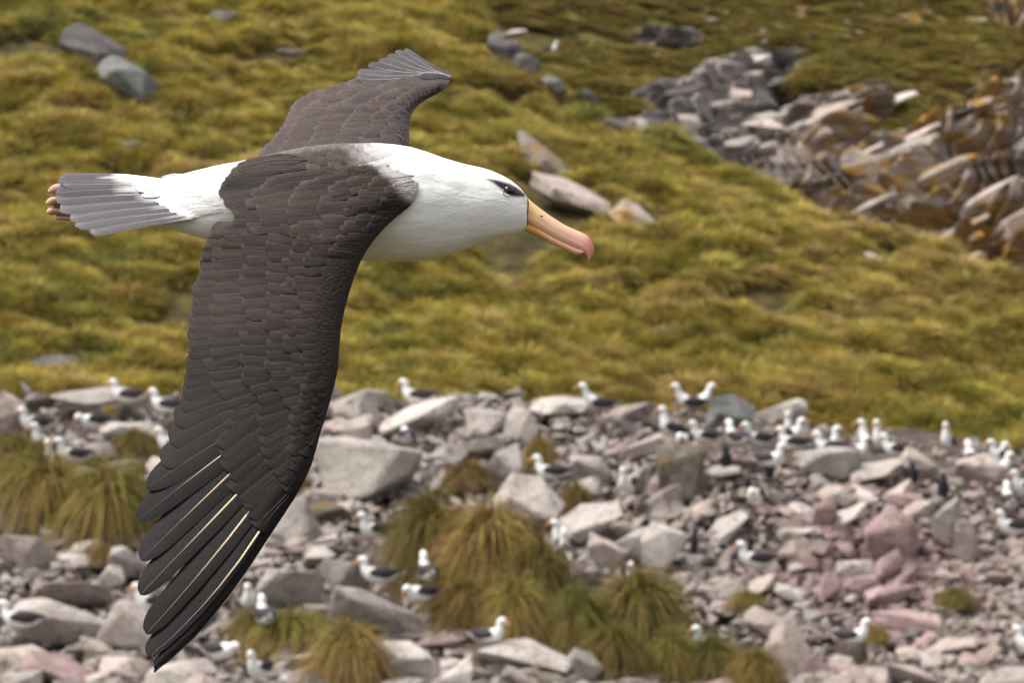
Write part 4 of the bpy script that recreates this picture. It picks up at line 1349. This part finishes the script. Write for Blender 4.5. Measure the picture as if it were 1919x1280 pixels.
# ---- far wing -------------------------------------------------------
LEF = lerp_pts([(300,768),(272,768),(250,767),(230,768),(215,771),(205,776),(195,785),(185,799),(177,815),(168,831),(160,838),(152,843),(146,844),(140,838),(130,824),(115,801),(104,785),(95,766),(90,755)])
FDZ = lerp_pts([(320,-.02),(300,.0),(275,.08),(240,.28),(200,.46),(165,.62),(130,.80),(95,.93),(80,.98)])
def far_field(px, py):
    px = np.asarray(px, float); py = np.asarray(py, float)
    e = LEF(py) - px
    w = FDZ(py) + 0.05 * np.clip(1 - e / 40, 0, 1.5) ** 2 + 0.10 * np.clip((e - 60) / 160, 0, 2) ** 2
    return w
far = bpy.data.objects.new('wing', None)
COL.objects.link(far); far.parent = bird
far['label'] = 'far wing raised behind the back and foreshortened'
TEF = lerp_pts([(300,545),(270,560),(240,575),(215,590),(200,612),(188,640),(178,668),(168,700),(158,720),(150,735),(143,760),(136,785),(130,800),(120,800),(112,797),(100,776),(92,760)])
yy = np.linspace(300, 104, 70)
VF, VB, CF = [], [], []
for y in yy:
    x1, x0 = LEF(y) - .3, min(TEF(y), LEF(y) - 1)
    x = x1 + (x0 - x1) * vv
    z = far_field(x, np.full_like(x, y))
    VF.append(P(x, y, D0 + z)); 
    th = 0.012 * np.sqrt(vv) * (1 - vv) * 2 * np.interp(y, [104, 160, 280], [.1, .5, 1]) + .0006
    th[0] = 0
    VB.append(P(x, y, D0 + z) - U * th[:, None])
    CF.append(np.tile(BROWN * 1.6, (len(vv), 1)))  # far wing: brown lightened throughout to carry the light from above
VF = np.concatenate(VF); VB = np.concatenate(VB); CF = np.concatenate(CF)
n_ = len(yy)
fc = grid_faces(n_, m_) + [tuple(reversed(q)) for q in grid_faces(n_, m_, False, n_ * m_)]
for i in range(n_ - 1):
    a, b2 = i * m_ + m_ - 1, (i + 1) * m_ + m_ - 1
    fc.append((a, b2, n_ * m_ + b2, n_ * m_ + a))
blink('wing_arm', np.concatenate([VF, VB]), fc, far, cols=np.concatenate([CF, CF * 4]), mats=[M_ARM])
FG = np.array([0.075, 0.066, 0.067])
fprim = [((792,140),(668,150),26),((806,137),(670,140),26),((818,137),(690,125),28),((828,139),(710,117),28),((835,141),(726,107),27),((841,143),(740,98),24),((844,145),(757,94),18)]
for i, (b, t, w) in enumerate(fprim):
    feather('primary_feather', far, [M_FEATHER, M_SHAFT_WHITE], b, t, w, far_field, .004, .010 - .0008 * i, tilt=-.16, bend=.05, asym=.5, blunt=1.5, col=FG * rng.uniform(.6, .85), fringe=.25, taper=.25, quill=WHITEQ * .6,
            shaft=True, shaft_w=1.1, camber=.2, root=.5)
fsec = [(487,293),(497,284),(507,275),(516,262),(524,252),(531,242),(536,232),(540,222),(545,210),(551,202),(560,195),(575,186),(592,181),(610,175),(632,168),(650,163),(660,158)]
for (x, y) in fsec:
    a = math.radians(np.interp(y, [150, 200, 290], [2, 10, 18]))
    dvec = np.array([-math.cos(a), math.sin(a)])
    feather('secondary_feather', far, [M_FEATHER, M_SHAFT_DARK], np.array([x, y]) - dvec * 105, (x, y), 22, far_field, .004, .007, tilt=-.08, asym=.5, blunt=.8, col=bcol(1.8, .2), fringe=.3,
            shaft=True, shaft_w=1.2, camber=.3, root=.8, nw=6)
frows = [([(520,290),(537,268),(553,240),(566,215),(590,198),(625,184),(660,172),(690,160)], 10, 90, 20, .010),
         ([(570,286),(585,260),(598,236),(615,212),(650,194),(695,176),(735,160),(765,150)], 10, 84, 19, .013),
         ([(625,282),(637,258),(648,236),(665,214),(700,194),(742,176),(780,158)], 10, 76, 18, .016),
         ([(672,278),(682,256),(693,236),(708,216),(740,196),(775,178),(800,162)], 9, 62, 16, .018),
         ([(712,274),(718,254),(726,236),(738,219),(765,200),(795,184),(815,168)], 8, 48, 14, .019)]
for pts, st, L, w, h in frows:
    for (x, y) in arc(pts, st, 1.5):
        a = math.radians(np.interp(y, [150, 180, 220, 290], [-14, 2, 8, 12])) + rng.normal() * .04
        dvec = np.array([-math.cos(a), math.sin(a)])
        tip = np.array([x + rng.uniform(-5, 5), y])
        bse = tip - dvec * L * rng.uniform(.9, 1.1)
        if bse[0] > LEF(bse[1]) - 4: bse[0] = LEF(bse[1]) - 4
        feather('covert_feather', far, [M_FEATHER, M_SHAFT_DARK], bse, tip, w * rng.uniform(.9, 1.15), far_field, h * .3, h, tilt=-.10, bend=rng.uniform(-.02, .03), asym=.5, blunt=.9,
                col=bcol(1.75, .18), fringe=.3, clampf=LEF, shaft=True, shaft_w=.9, camber=.4, root=.7, nw=6)
lines = [[(LEF(y) - dx, y) for y in np.linspace(272, 158, 30)] for dx in (46, 36, 27, 19, 12, 6)]
scales('lesser_coverts', far, lines, far_field, 1.55, w=9, L=22, base_h=.012, lift=.002, clampf=LEF, ang=lambda x, y: math.radians(np.interp(y, [150, 200, 280], [-20, 2, 6])), fringe=.2)

# ---- mantle ---------------------------------------------------------
def mantle_field(px, py):
    return body_dz(px, py) - 0.0015
def mantle_tone(X, Y, k, jit):
    t = body_top(X)
    pale = np.clip(sstep(640, 762, X + jit - (Y - 300) * .22) + .10 * sstep(t + 16, t, Y) + .25 * sstep(505, 465, X + jit), 0, 1)[..., None]  # the top contour term paints a highlight into the feather colour
    return BROWN * 1.9 * k * (1 - pale) + np.array([.72, .70, .68]) * pale
mrows = np.linspace(474, 740, 14)
for k, x0 in enumerate(mrows):
    if x0 > 712: continue
    top = float(body_top(x0 + 8)) + 2
    pts = [(x0 + 14, top), (x0 + 2, top + 14), (x0 - 4, top + 32), (x0 - 6, top + 50), (x0 + 2, 350), (x0 + 8, 362)]
    if k < 3: pts = pts[:3]
    elif k < 10: pts = pts[:5]
    if k % 2: pts[0] = (pts[0][0] - 6, pts[0][1] + 9)
    for (x, y) in arc(pts, 18, 2.0):
        a = math.radians(np.interp(x, [450, 740], [8, 14]) + (y - 300) * .18)
        dvec = np.array([-math.cos(a), math.sin(a)])
        tip = np.array([x + rng.uniform(-4, 4), y])
        bse = tip - dvec * 44
        if bse[1] < body_top(bse[0]) + 1.5: bse[1] = body_top(bse[0]) + 1.5
        if tip[1] < body_top(tip[0]) + 1.5: tip[1] = body_top(tip[0]) + 1.5
        kk, jj = 1 + rng.uniform(-.2, .2), rng.uniform(-6, 6)
        near_neck = float(sstep(640, 740, x))
        feather('mantle_feather', bird, [M_FEATHER], bse, tip, 33 * rng.uniform(.9, 1.1), mantle_field, -.0012, (.0032 - .0029 * near_neck) * float(.25 + .75 * sstep(2, 26, y - top)), tilt=.07 * (1 - .95 * near_neck), asym=.5, blunt=1.2,
                clampy=body_top, colf=lambda X, Y, kk=kk, jj=jj: mantle_tone(X, Y, kk, jj), fringe=.45 * (1 - .9 * near_neck), camber=.6, root=.6, nw=6)

# ---- tail -----------------------------------------------------------
def tail_field(px, py):
    py = np.asarray(py, float); px = np.asarray(px, float)
    return 0.007 - (py - 345) * 0.00072 + (px - 250) * 0.00004
TG = np.array([0.088, 0.081, 0.090])
tf = [((300,346),(108,340),20,.0,TG * .55),((300,350),(118,347),18,.0010,TG * .75),((310,356),(104,362),22,.0018,TG * .45),((318,366),(104,376),25,.0026,TG * .78),((332,376),(111,395),25,.0036,TG * .92),
      ((345,386),(131,411),25,.0046,TG * 1.0),((360,398),(141,425),24,.0056,TG * 1.08),((366,404),(170,439),20,.0066,TG * 1.0)]
for i, (b, t, w, h, c) in enumerate(tf):
    jt = rng.uniform(-7, 7)
    def tcol(X, Y, c=c * rng.uniform(.90, 1.08), jt=jt):
        xb = np.interp(Y, [338, 346, 369, 376, 384, 406], [215, 232, 266, 286, 312, 350]) + jt
        k = sstep(xb - 16, xb + 16, X + 10 * np.sin(Y * 1.9))[..., None]
        return c * (1 - k) + np.array([.78, .77, .75]) * k
    feather('tail_feather', bird, [M_TAIL, M_SHAFT_WHITE], b, t, w * 1.35, tail_field, h, h + .001, tilt=.16, bend=-.015, asym=.36, blunt=1.9, colf=tcol, rag=.5, quill=WHITEQ, fringe=.55, shaft=True,
            shaft_w=1.3, camber=.3, root=.75)
# loose white rump feathers that break the outline and overlap the tail bases
def rump_field(px, py):
    a_, b_ = body_dz(px, py), tail_field(px, py) - .003
    hh = np.clip(.5 + .5 * (b_ - a_) / .012, 0, 1)
    return b_ * (1 - hh) + a_ * hh - .012 * hh * (1 - hh)
Vs, Fs, Cs, Us, off = [], [], [], [], 0
for i in range(34):
    y = rng.uniform(343, 404); x = np.interp(y, [343, 360, 375, 400], [225, 262, 292, 335]) + rng.uniform(-14, 40)
    v, f, c, uv, _ = feather_geo((x + 60, y - 5), (x, y), rng.uniform(8, 15), rump_field, -.0006, .0006, blunt=3.4, col=(.80, .79, .77), fringe=0, nw=4)
    Vs.append(v); Fs += [tuple(k + off for k in q) for q in f]; Cs.append(c); Us.append(uv); off += len(v)
for i in range(16):
    x = rng.uniform(302, 332); 
    v, f, c, uv, _ = feather_geo((x + 24, body_top(x + 24) + 6), (x - 2, body_top(x) - rng.uniform(-1, 4)), rng.uniform(3, 6), lambda a, b: np.zeros(np.shape(a)), 0, .001, blunt=3, col=(.8, .79, .77), fringe=0, nw=4)
    Vs.append(v); Fs += [tuple(k + off for k in q) for q in f]; Cs.append(c); Us.append(uv); off += len(v)
o = blink('rump_plumage', np.concatenate(Vs), Fs, cols=np.concatenate(Cs), uvs=np.concatenate(Us), mats=[M_PLUMAGE]); o['kind'] = 'stuff'

# ---- feet tucked under the tail --------------------------------------
def tube(pts, rad, nseg=10):
    pts = np.array(pts, float)
    V = []
    for i, p_ in enumerate(pts):
        a = pts[min(i + 1, len(pts) - 1)] - pts[max(i - 1, 0)]
        a /= np.linalg.norm(a)
        e1 = np.cross(a, F); e1 /= np.linalg.norm(e1)
        e2 = np.cross(a, e1)
        q = np.linspace(0, 2 * np.pi, nseg, endpoint=False)
        V.append(p_ + rad[i] * (np.cos(q)[:, None] * e1 + np.sin(q)[:, None] * e2))
    V = np.concatenate(V)
    f = grid_faces(len(pts), nseg, True)
    f.append(tuple(range(nseg))); f.append(tuple(reversed(range(len(V) - nseg, len(V)))))
    return V, f
def foot(toes, web, dz):
    Vs, Fs, Cs, off = [], [], [], 0
    for t in toes:
        pts = [P(x, y, D0 + dz) for x, y, r in t]
        v, f = tube(pts, [r * MM for x, y, r in t])
        cc = np.concatenate([np.tile(np.array([.42, .25, .19]) if i < len(t) - 2 else np.array([.52, .32, .20]), (10, 1)) for i in range(len(t))])
        Vs.append(v); Fs += [tuple(k + off for k in q) for q in f]; Cs.append(cc); off += len(v)
    if web:
        wv = np.array([P(x, y, D0 + dz + .001) for x, y in web] + [P(x, y, D0 + dz + .003) for x, y in web])
        m = len(web)
        Fs += [tuple(off + i for i in range(m)), tuple(off + m + i for i in reversed(range(m)))] + [(off + i, off + (i + 1) % m, off + m + (i + 1) % m, off + m + i) for i in range(m)]
        Vs.append(wv); Cs.append(np.tile((.50, .33, .28), (2 * m, 1)))
    return blink('foot', np.concatenate(Vs), Fs, cols=np.concatenate(Cs), mats=[M_SKIN])
foot([[(150,350,5),(135,348,6),(120,350,8),(110,353,10),(101,355,9),(95,357,6),(90,359,1.2)], [(150,343,3),(130,346,4),(118,349,4)]], [(150,343),(120,347),(104,358),(150,361)], 0.022)
foot([[(150,380,5),(120,378,6),(106,376,7),(99,376.5,8.5),(92,379,7),(86,381,1.5)], [(150,400,5),(125,399,5),(104,395,6.5),(98,395,8),(92,396.5,6.5),(87,398,1.2)],
      [(150,408,4),(125,409,4),(112,408,3.5),(105,410,2.5),(103,413,1)]], [(150,374),(104,380),(98,392),(108,409),(150,412)], 0.003)

# ---- head: beak and eye ---------------------------------------------
BT = np.array([(989,371),(1003,383),(1020,396),(1040,410),(1060,422),(1078,430.5),(1092,436.5),(1103,444),(1110,455),(1113.5,468),(1110,480),(1102,491)], float)
BB = np.array([(985,434),(1000,440),(1018,448),(1036,458),(1056,467),(1073,475),(1085,480),(1091,482.5),(1095,485),(1098,487),(1099.5,489),(1101,491.5)], float)
BW = np.array([17,16,14.5,13,11.5,10.5,10,9.5,8.5,6.5,4,.6])
def finer(a, k=5):
    i = np.linspace(0, len(a) - 1, (len(a) - 1) * k + 1)
    j = np.arange(len(a))
    # Catmull-Rom through the stations
    out = []
    for t in i:
        p1 = int(min(math.floor(t), len(a) - 2)); f = t - p1
        p0, p2, p3 = max(p1 - 1, 0), p1 + 1, min(p1 + 2, len(a) - 1)
        A = [a[p0], a[p1], a[p2], a[p3]]
        out.append(0.5 * ((2 * A[1]) + (-A[0] + A[2]) * f + (2 * A[0] - 5 * A[1] + 4 * A[2] - A[3]) * f * f + (-A[0] + 3 * A[1] - 3 * A[2] + A[3]) * f ** 3))
    return np.array(out)
bt, bb_, bw = finer(BT), finer(BB), finer(BW)
def beak_shell(name, parent, lo, hi, cfun, i0=0, i1=None, wk=1.0, infl=0.0):
    """Shell between fractions lo..hi of the beak's height (0 top, 1 bottom)."""
    i1 = len(bt) if i1 is None else i1
    q = np.linspace(0, 2 * np.pi, 40, endpoint=False)
    V, C = [], []
    for i in range(i0, i1):
        a, b = bt[i] + (bb_[i] - bt[i]) * lo, bt[i] + (bb_[i] - bt[i]) * hi
        if lo > .5:
            sh = min(1.0, math.sqrt((i1 - 1 - i) / 8 + .03))
            b = a + (b - a) * sh
        c, h = (a + b) / 2, (b - a) / 2
        ex = 0.8
        cs = np.sign(np.cos(q)) * np.abs(np.cos(q)) ** ex; sn = np.sign(np.sin(q)) * np.abs(np.sin(q)) ** ex
        px, py = c[0] - h[0] * cs * (1 + infl), c[1] - h[1] * cs * (1 + infl)
        fr = lo + (hi - lo) * (1 - cs) / 2
        wd = bw[i] * wk * (0.62 + 0.38 * np.sin(np.clip(fr, 0, 1) * np.pi * .75))
        # grooves between the horny plates
        groove = 0.9 * np.exp(-((fr - .34) / .03) ** 2) * (i < 34)
        V.append(P(px, py, D0 - (wd - groove) * sn * MM))
        C.append(np.array([cfun(i / (len(bt) - 1), f) for f in fr]))
    n = i1 - i0
    V = np.concatenate(V); C = np.concatenate(C)
    f = grid_faces(n, 40, True) + [tuple(reversed(range(40))), tuple(range((n - 1) * 40, n * 40))]
    return blink(name, V, f, parent, cols=C, mats=[M_BEAK])
def up_col(t, f):
    base, mid, pink, red = np.array([.80, .50, .24]), np.array([.80, .49, .33]), np.array([.80, .45, .36]), np.array([.71, .24, .21])
    c = base + (mid - base) * sstep(.05, .3, t)
    c = c + (pink - c) * sstep(.3, .55, t)
    c = c + (red - c) * sstep(.50, .72, t) * (0.45 + .55 * sstep(.9, .2, f))
    c = c + (np.array([.80, .52, .40]) - c) * sstep(.86, 1.0, t) * .7
    line = math.exp(-((f - .34 - .0 * t) / .035) ** 2) * (1 if t < .62 else 0)
    line2 = math.exp(-((f - .93) / .05) ** 2)
    return c * (1 - .42 * line) * (1 - .25 * line2)
def lo_col(t, f):
    c = np.array([.56, .30, .06]) + (np.array([.70, .40, .25]) - np.array([.56, .30, .06])) * sstep(.05, .28, t)
    return c + (np.array([.70, .38, .30]) - c) * sstep(.4, .7, t)
beak = beak_shell('beak', bird, 0.0, 0.74, up_col)
beak['label'] = 'long peach beak with a reddish hooked tip'
beak_shell('lower_mandible', beak, 0.70, 1.0, lo_col, 0, 36, .86)
v, f = tube([P(1012, 404, D0 - 15.5 * MM), P(1015, 404.6, D0 - 15.3 * MM), P(1018, 406, D0 - 14.6 * MM)], [.3 * MM, 1.5 * MM, .4 * MM], 8)
blink('nostril', v, f, beak, mats=[M_BLACK])
rim = [(989.5,373,0),(990.5,380,0),(989.8,388,0),(988.8,396,0),(987.5,404,0),(988,412,0),(988.2,420,0),(988.5,430,0)]
v, f = tube([P(x, y, D0 + body_dz(987.5, y) - .3 * MM) for x, y, z in rim], [.3 * MM] + [.95 * MM, .8 * MM, 1.0 * MM, .9 * MM, .75 * MM, .8 * MM] + [.4 * MM], 8)
blink('beak_rim', v, f, beak, mats=[M_BLACK])

ec = (952.0, 357.5)
ez = body_dz(*ec)
def sphere(c, r, nu=20, nv=28, squash=1.0):
    V = []
    for i in range(nu + 1):
        a = np.pi * i / nu
        for j in range(nv):
            b = 2 * np.pi * j / nv
            V.append(c + r * (math.cos(a) * U + math.sin(a) * (math.cos(b) * R + math.sin(b) * F * squash)))
    return np.array(V), grid_faces(nu + 1, nv, True)
v, f = sphere(P(ec[0], ec[1], D0 + ez + 6.2 * MM), 10.4 * MM)
eye = blink('eye', v, f, mats=[M_EYE])
ring = []
for a in np.linspace(math.radians(60), math.radians(200), 12):
    x, y = ec[0] - .5 + 9.4 * math.cos(a + math.radians(10)), ec[1] + .5 + 8.8 * math.sin(a + math.radians(10))
    ring.append(P(x, y, D0 + body_dz(x, y) - .6 * MM))
v, f = tube(ring, [.3 * MM] + [.85 * MM] * 10 + [.3 * MM], 6)
blink('eye_ring', v, f, eye, mats=[plain('pale_eye_ring', (.55, .52, .42), .6)[0]])
# ================================================================== the colony
M_BIRDBODY = attr_mat('colony_plumage', 0.85, 0.15, 12, 0.1, 0.01, 0.04)
M_BIRDWING = plain('colony_wing', (.045, .036, .036), .6, .3)[0]
M_BIRDBEAK = plain('colony_beak', (.62, .30, .12), .5)[0]
M_LEG = plain('colony_leg', (.42, .30, .28), .6)[0]
M_MUD = rock_mat('mud', (.09, .065, .05), (.13, .095, .075), (.17, .13, .10), white=0.0, scale=4)

def ring_body(spine, nseg=14):
    """One continuous body along a spine of (x, z, half width, half height)."""
    s = finer(np.array(spine, float), 3)
    q = np.linspace(0, 2 * np.pi, nseg, endpoint=False)
    V = []
    for i, (x, z, a, b) in enumerate(s):
        t = s[min(i + 1, len(s) - 1), :2] - s[max(i - 1, 0), :2]
        t /= np.linalg.norm(t) + 1e-9
        nrm_ = np.array([-t[1], t[0]])
        V.append(np.stack([x + nrm_[0] * b * np.cos(q), a * np.sin(q), z + nrm_[1] * b * np.cos(q)], -1))
    V = np.concatenate(V)
    f = grid_faces(len(s), nseg, True) + [tuple(reversed(range(nseg))), tuple(range((len(s) - 1) * nseg, len(s) * nseg))]
    return V, f
def blob(c, r, rot=0.0, taper=0.0, nu=9, nv=14):
    V = []
    for i in range(nu + 1):
        a = np.pi * i / nu
        for j in range(nv):
            b = 2 * np.pi * j / nv
            x = math.cos(a); k = math.sin(a) * (1 + taper * x)
            V.append((r[0] * x, r[1] * k * math.cos(b), r[2] * k * math.sin(b)))
    V = np.array(V) @ np.array(Matrix.Rotation(rot, 3, 'Y')).T + np.array(c)
    return V, grid_faces(nu + 1, nv, True)

def make_colony_bird(pose):
    root = bpy.data.objects.new('albatross', None)
    COL.objects.link(root)
    lift = 0.20 if pose == 'stand' else 0.04 if pose == 'up' else 0.0
    if pose == 'sit' or pose == 'nest':
        sp = [(-.40,.15,.02,.012),(-.30,.14,.055,.03),(-.16,.125,.10,.085),(.0,.125,.125,.115),(.12,.15,.115,.11),(.19,.22,.075,.075),(.205,.29,.055,.056),(.215,.345,.055,.058),(.25,.372,.05,.05),(.285,.365,.034,.034),(.30,.36,.02,.022)]
        head, hang = (.295, .362), -.25
    elif pose == 'preen':
        sp = [(-.38,.14,.02,.012),(-.28,.13,.055,.03),(-.15,.12,.10,.085),(.0,.12,.125,.115),(.12,.14,.115,.11),(.19,.17,.085,.085),(.235,.20,.062,.06),(.265,.22,.056,.055),(.295,.215,.05,.048),(.32,.195,.034,.034),(.33,.18,.02,.02)]
        head, hang = (.325, .19), -.9
    elif pose == 'up':
        sp = [(-.34,.05,.02,.012),(-.26,.07,.055,.03),(-.15,.10,.095,.08),(-.01,.14,.12,.115),(.08,.20,.11,.11),(.12,.30,.072,.075),(.125,.385,.053,.055),(.13,.445,.054,.058),(.165,.475,.05,.05),(.20,.468,.034,.034),(.215,.462,.02,.02)]
        head, hang = (.21, .465), -.15
    else:
        sp = [(-.40,.15,.02,.012),(-.30,.15,.055,.03),(-.16,.15,.10,.085),(.0,.16,.12,.11),(.11,.20,.11,.105),(.19,.285,.07,.072),(.225,.365,.053,.055),(.245,.425,.054,.058),(.28,.455,.05,.05),(.315,.448,.034,.034),(.33,.442,.02,.02)]
        head, hang = (.325, .445), -.2
    sp = [(x, z + lift, a, b) for x, z, a, b in sp]
    v, f = ring_body(sp)
    col = np.tile(np.array([.78, .77, .74]), (len(v), 1))
    tailk = sstep(-.24, -.32, v[:, 0])
    backk = sstep(.10, .02, v[:, 0]) * sstep(.05, .09, v[:, 2] - lift - .10) * sstep(-.30, -.22, v[:, 0])
    col = col * (1 - tailk)[:, None] + np.array([.22, .21, .23]) * tailk[:, None]
    col = col * (1 - backk)[:, None] + np.array([.05, .042, .042]) * backk[:, None]
    link('body', mesh_from('body', v, f, cols=col, mats=[M_BIRDBODY]), root)
    tilt = .28 if pose == 'up' else 0.06
    for s in (-1, 1):
        v, f = blob((-.10, s * .105, .165 + lift - (.02 if pose == 'up' else 0)), (.255, .032, .078), -tilt * 1.0, .35)
        v[:, 1] += -s * .10 * np.clip((-.12 - v[:, 0]) / .25, 0, 1) 
        v[:, 2] += .02 * np.clip((-.12 - v[:, 0]) / .25, 0, 1)
        link('wing', mesh_from('wing', v, f, mats=[M_BIRDWING]), root)
    bk = np.array([(0, 0, .020), (.03, -.004, .020), (.07, -.012, .016), (.095, -.016, .015), (.108, -.028, .008), (.108, -.038, .001)])
    ca, sa = math.cos(hang), math.sin(hang)
    pts = [(head[0] - .01 + x * ca - z * sa, 0, head[1] + lift + x * sa + z * ca) for x, z, r in bk]
    v, f = tube([np.array(p_) + np.array([0, 1e-4 * i, 0]) for i, p_ in enumerate(pts)], [r * .8 for x, z, r in bk], 8)
    link('beak', mesh_from('beak', v, f, mats=[M_BIRDBEAK]), root)
    if pose == 'stand':
        for s in (-1, 1):
            v, f = tube([np.array((-.02, s * .05, .28)), np.array((-.03, s * .05, .13)), np.array((-.01, s * .05, .02)), np.array((.07, s * .055, .008))], [.022, .013, .012, .016], 8)
            link('leg', mesh_from('leg', v, f, mats=[M_LEG]), root)
    return root
protos, used = {}, set()
SCALE = 1.09
for i, (hx_, hy, face, pose, lab) in enumerate(BIRDS):
    key = 'sit' if pose == 'nest' else pose
    if key not in protos:
        protos[key] = make_colony_bird(key)
        o = protos[key]
    else:
        o = copy_tree(protos[key])
    hz = {'sit': .372, 'nest': .372, 'preen': .22, 'up': .51, 'stand': .655}[pose] * SCALE
    hxm = {'sit': .23, 'nest': .23, 'preen': .27, 'up': .14, 'stand': .27}[pose] * SCALE
    yaw = {'L': math.pi + .35, 'R': -.35, 'F': -math.pi / 2 - .3, 'A': math.pi / 2 + .35}[face] + random.uniform(-.3, .3)
    D = float(rock_D(hx_, hy + 42)) - 1.5; k = K * D
    nest_h = .22 if pose == 'nest' else 0
    # stand the feet so that the head falls where the photograph has it
    p0 = P(hx_, hy, D)
    o.location = Vector(p0) - Vector((hxm * math.cos(yaw), hxm * math.sin(yaw), hz))
    o.rotation_euler = (0, 0, yaw)
    s = SCALE * random.uniform(.95, 1.05)
    o.scale = (s, s, s)
    tag(o, lab, 'albatross', 'albatrosses of the nesting colony')
    if pose == 'nest' or (pose == 'stand' and face == 'L' and hx_ < 1200):
        base = np.array(o.location)
        V = []
        q_ = np.linspace(0, 2 * np.pi, 18, endpoint=False)
        for r, z in ((.30, -.50), (.27, -.2), (.235, -.04), (.22, .03), (.17, .05), (.08, .0)):
            rr = r * (1 + .10 * np.sin(q_ * 3 + i) + rng.normal(size=18) * .04)
            V.append(np.stack([rr * np.cos(q_), rr * np.sin(q_), np.full(18, z)], -1))
        V = np.concatenate(V)
        nb = link('nest', mesh_from('nest', V, grid_faces(6, 18, True) + [tuple(range(90, 108))], mats=[M_MUD]), None, base.tolist())
        tag(nb, {'nest': 'brown mud nest under the bird near the big tussock' if hx_ < 1200 else 'brown mud nest under the bird by the dusty pink ledge',
                 'stand': 'brown mud mound under the bird at the foot of the hillside'}[pose], 'nest')
# the small pale bird resting on the far slope
o = copy_tree(protos['sit'])
o.location = P(1030, 100, float(far_D(1030, 100)) - 1.0).tolist()
o.rotation_euler = (0, 0, -.3)
tag(o, 'far white albatross resting on the grass beyond the ridge', 'albatross')
o['group'] = 'albatrosses of the nesting colony'

def make_penguin():
    root = bpy.data.objects.new('penguin', None)
    COL.objects.link(root)
    sp = [(-.10,.02,.03,.02),(-.06,.03,.07,.05),(-.01,.10,.095,.085),(.0,.24,.10,.095),(.0,.36,.075,.075),(.01,.43,.055,.055),(.02,.48,.055,.055),(.05,.51,.045,.04),(.07,.505,.02,.02)]
    v, f = ring_body(sp, 12)
    wh = sstep(.02, .06, v[:, 0]) * sstep(.42, .36, v[:, 2])
    c = np.array([.02, .02, .024])[None] * (1 - wh)[:, None] + np.array([.7, .7, .68])[None] * wh[:, None]
    link('body', mesh_from('body', v, f, cols=c, mats=[M_BIRDBODY]), root)
    for s in (-1, 1):
        v, f = blob((0, s * .105, .26), (.035, .014, .13), 0, 0, 7, 10)
        link('flipper', mesh_from('flipper', v, f, mats=[M_EYE]), root)
    v, f = tube([np.array((.06, 0, .505)), np.array((.10, .0001, .50)), np.array((.125, .0002, .488))], [.016, .011, .002], 8)
    link('beak', mesh_from('beak', v, f, mats=[M_BIRDBEAK]), root)
    return root
pg = make_penguin()
for i, (x, y, lab) in enumerate(PENGUINS):
    o = pg if i == 0 else copy_tree(pg)
    D = float(rock_D(x, y + 20)) - .4
    o.location = (Vector(P(x, y, D)) - Vector((0, 0, .25))).to_tuple()
    o.rotation_euler = (0, 0, [2.0, 1.2, 1.7, 1.4, .4][i])
    o.scale = (.85, .85, .85)
    tag(o, lab, 'penguin', 'penguins among the rocks')
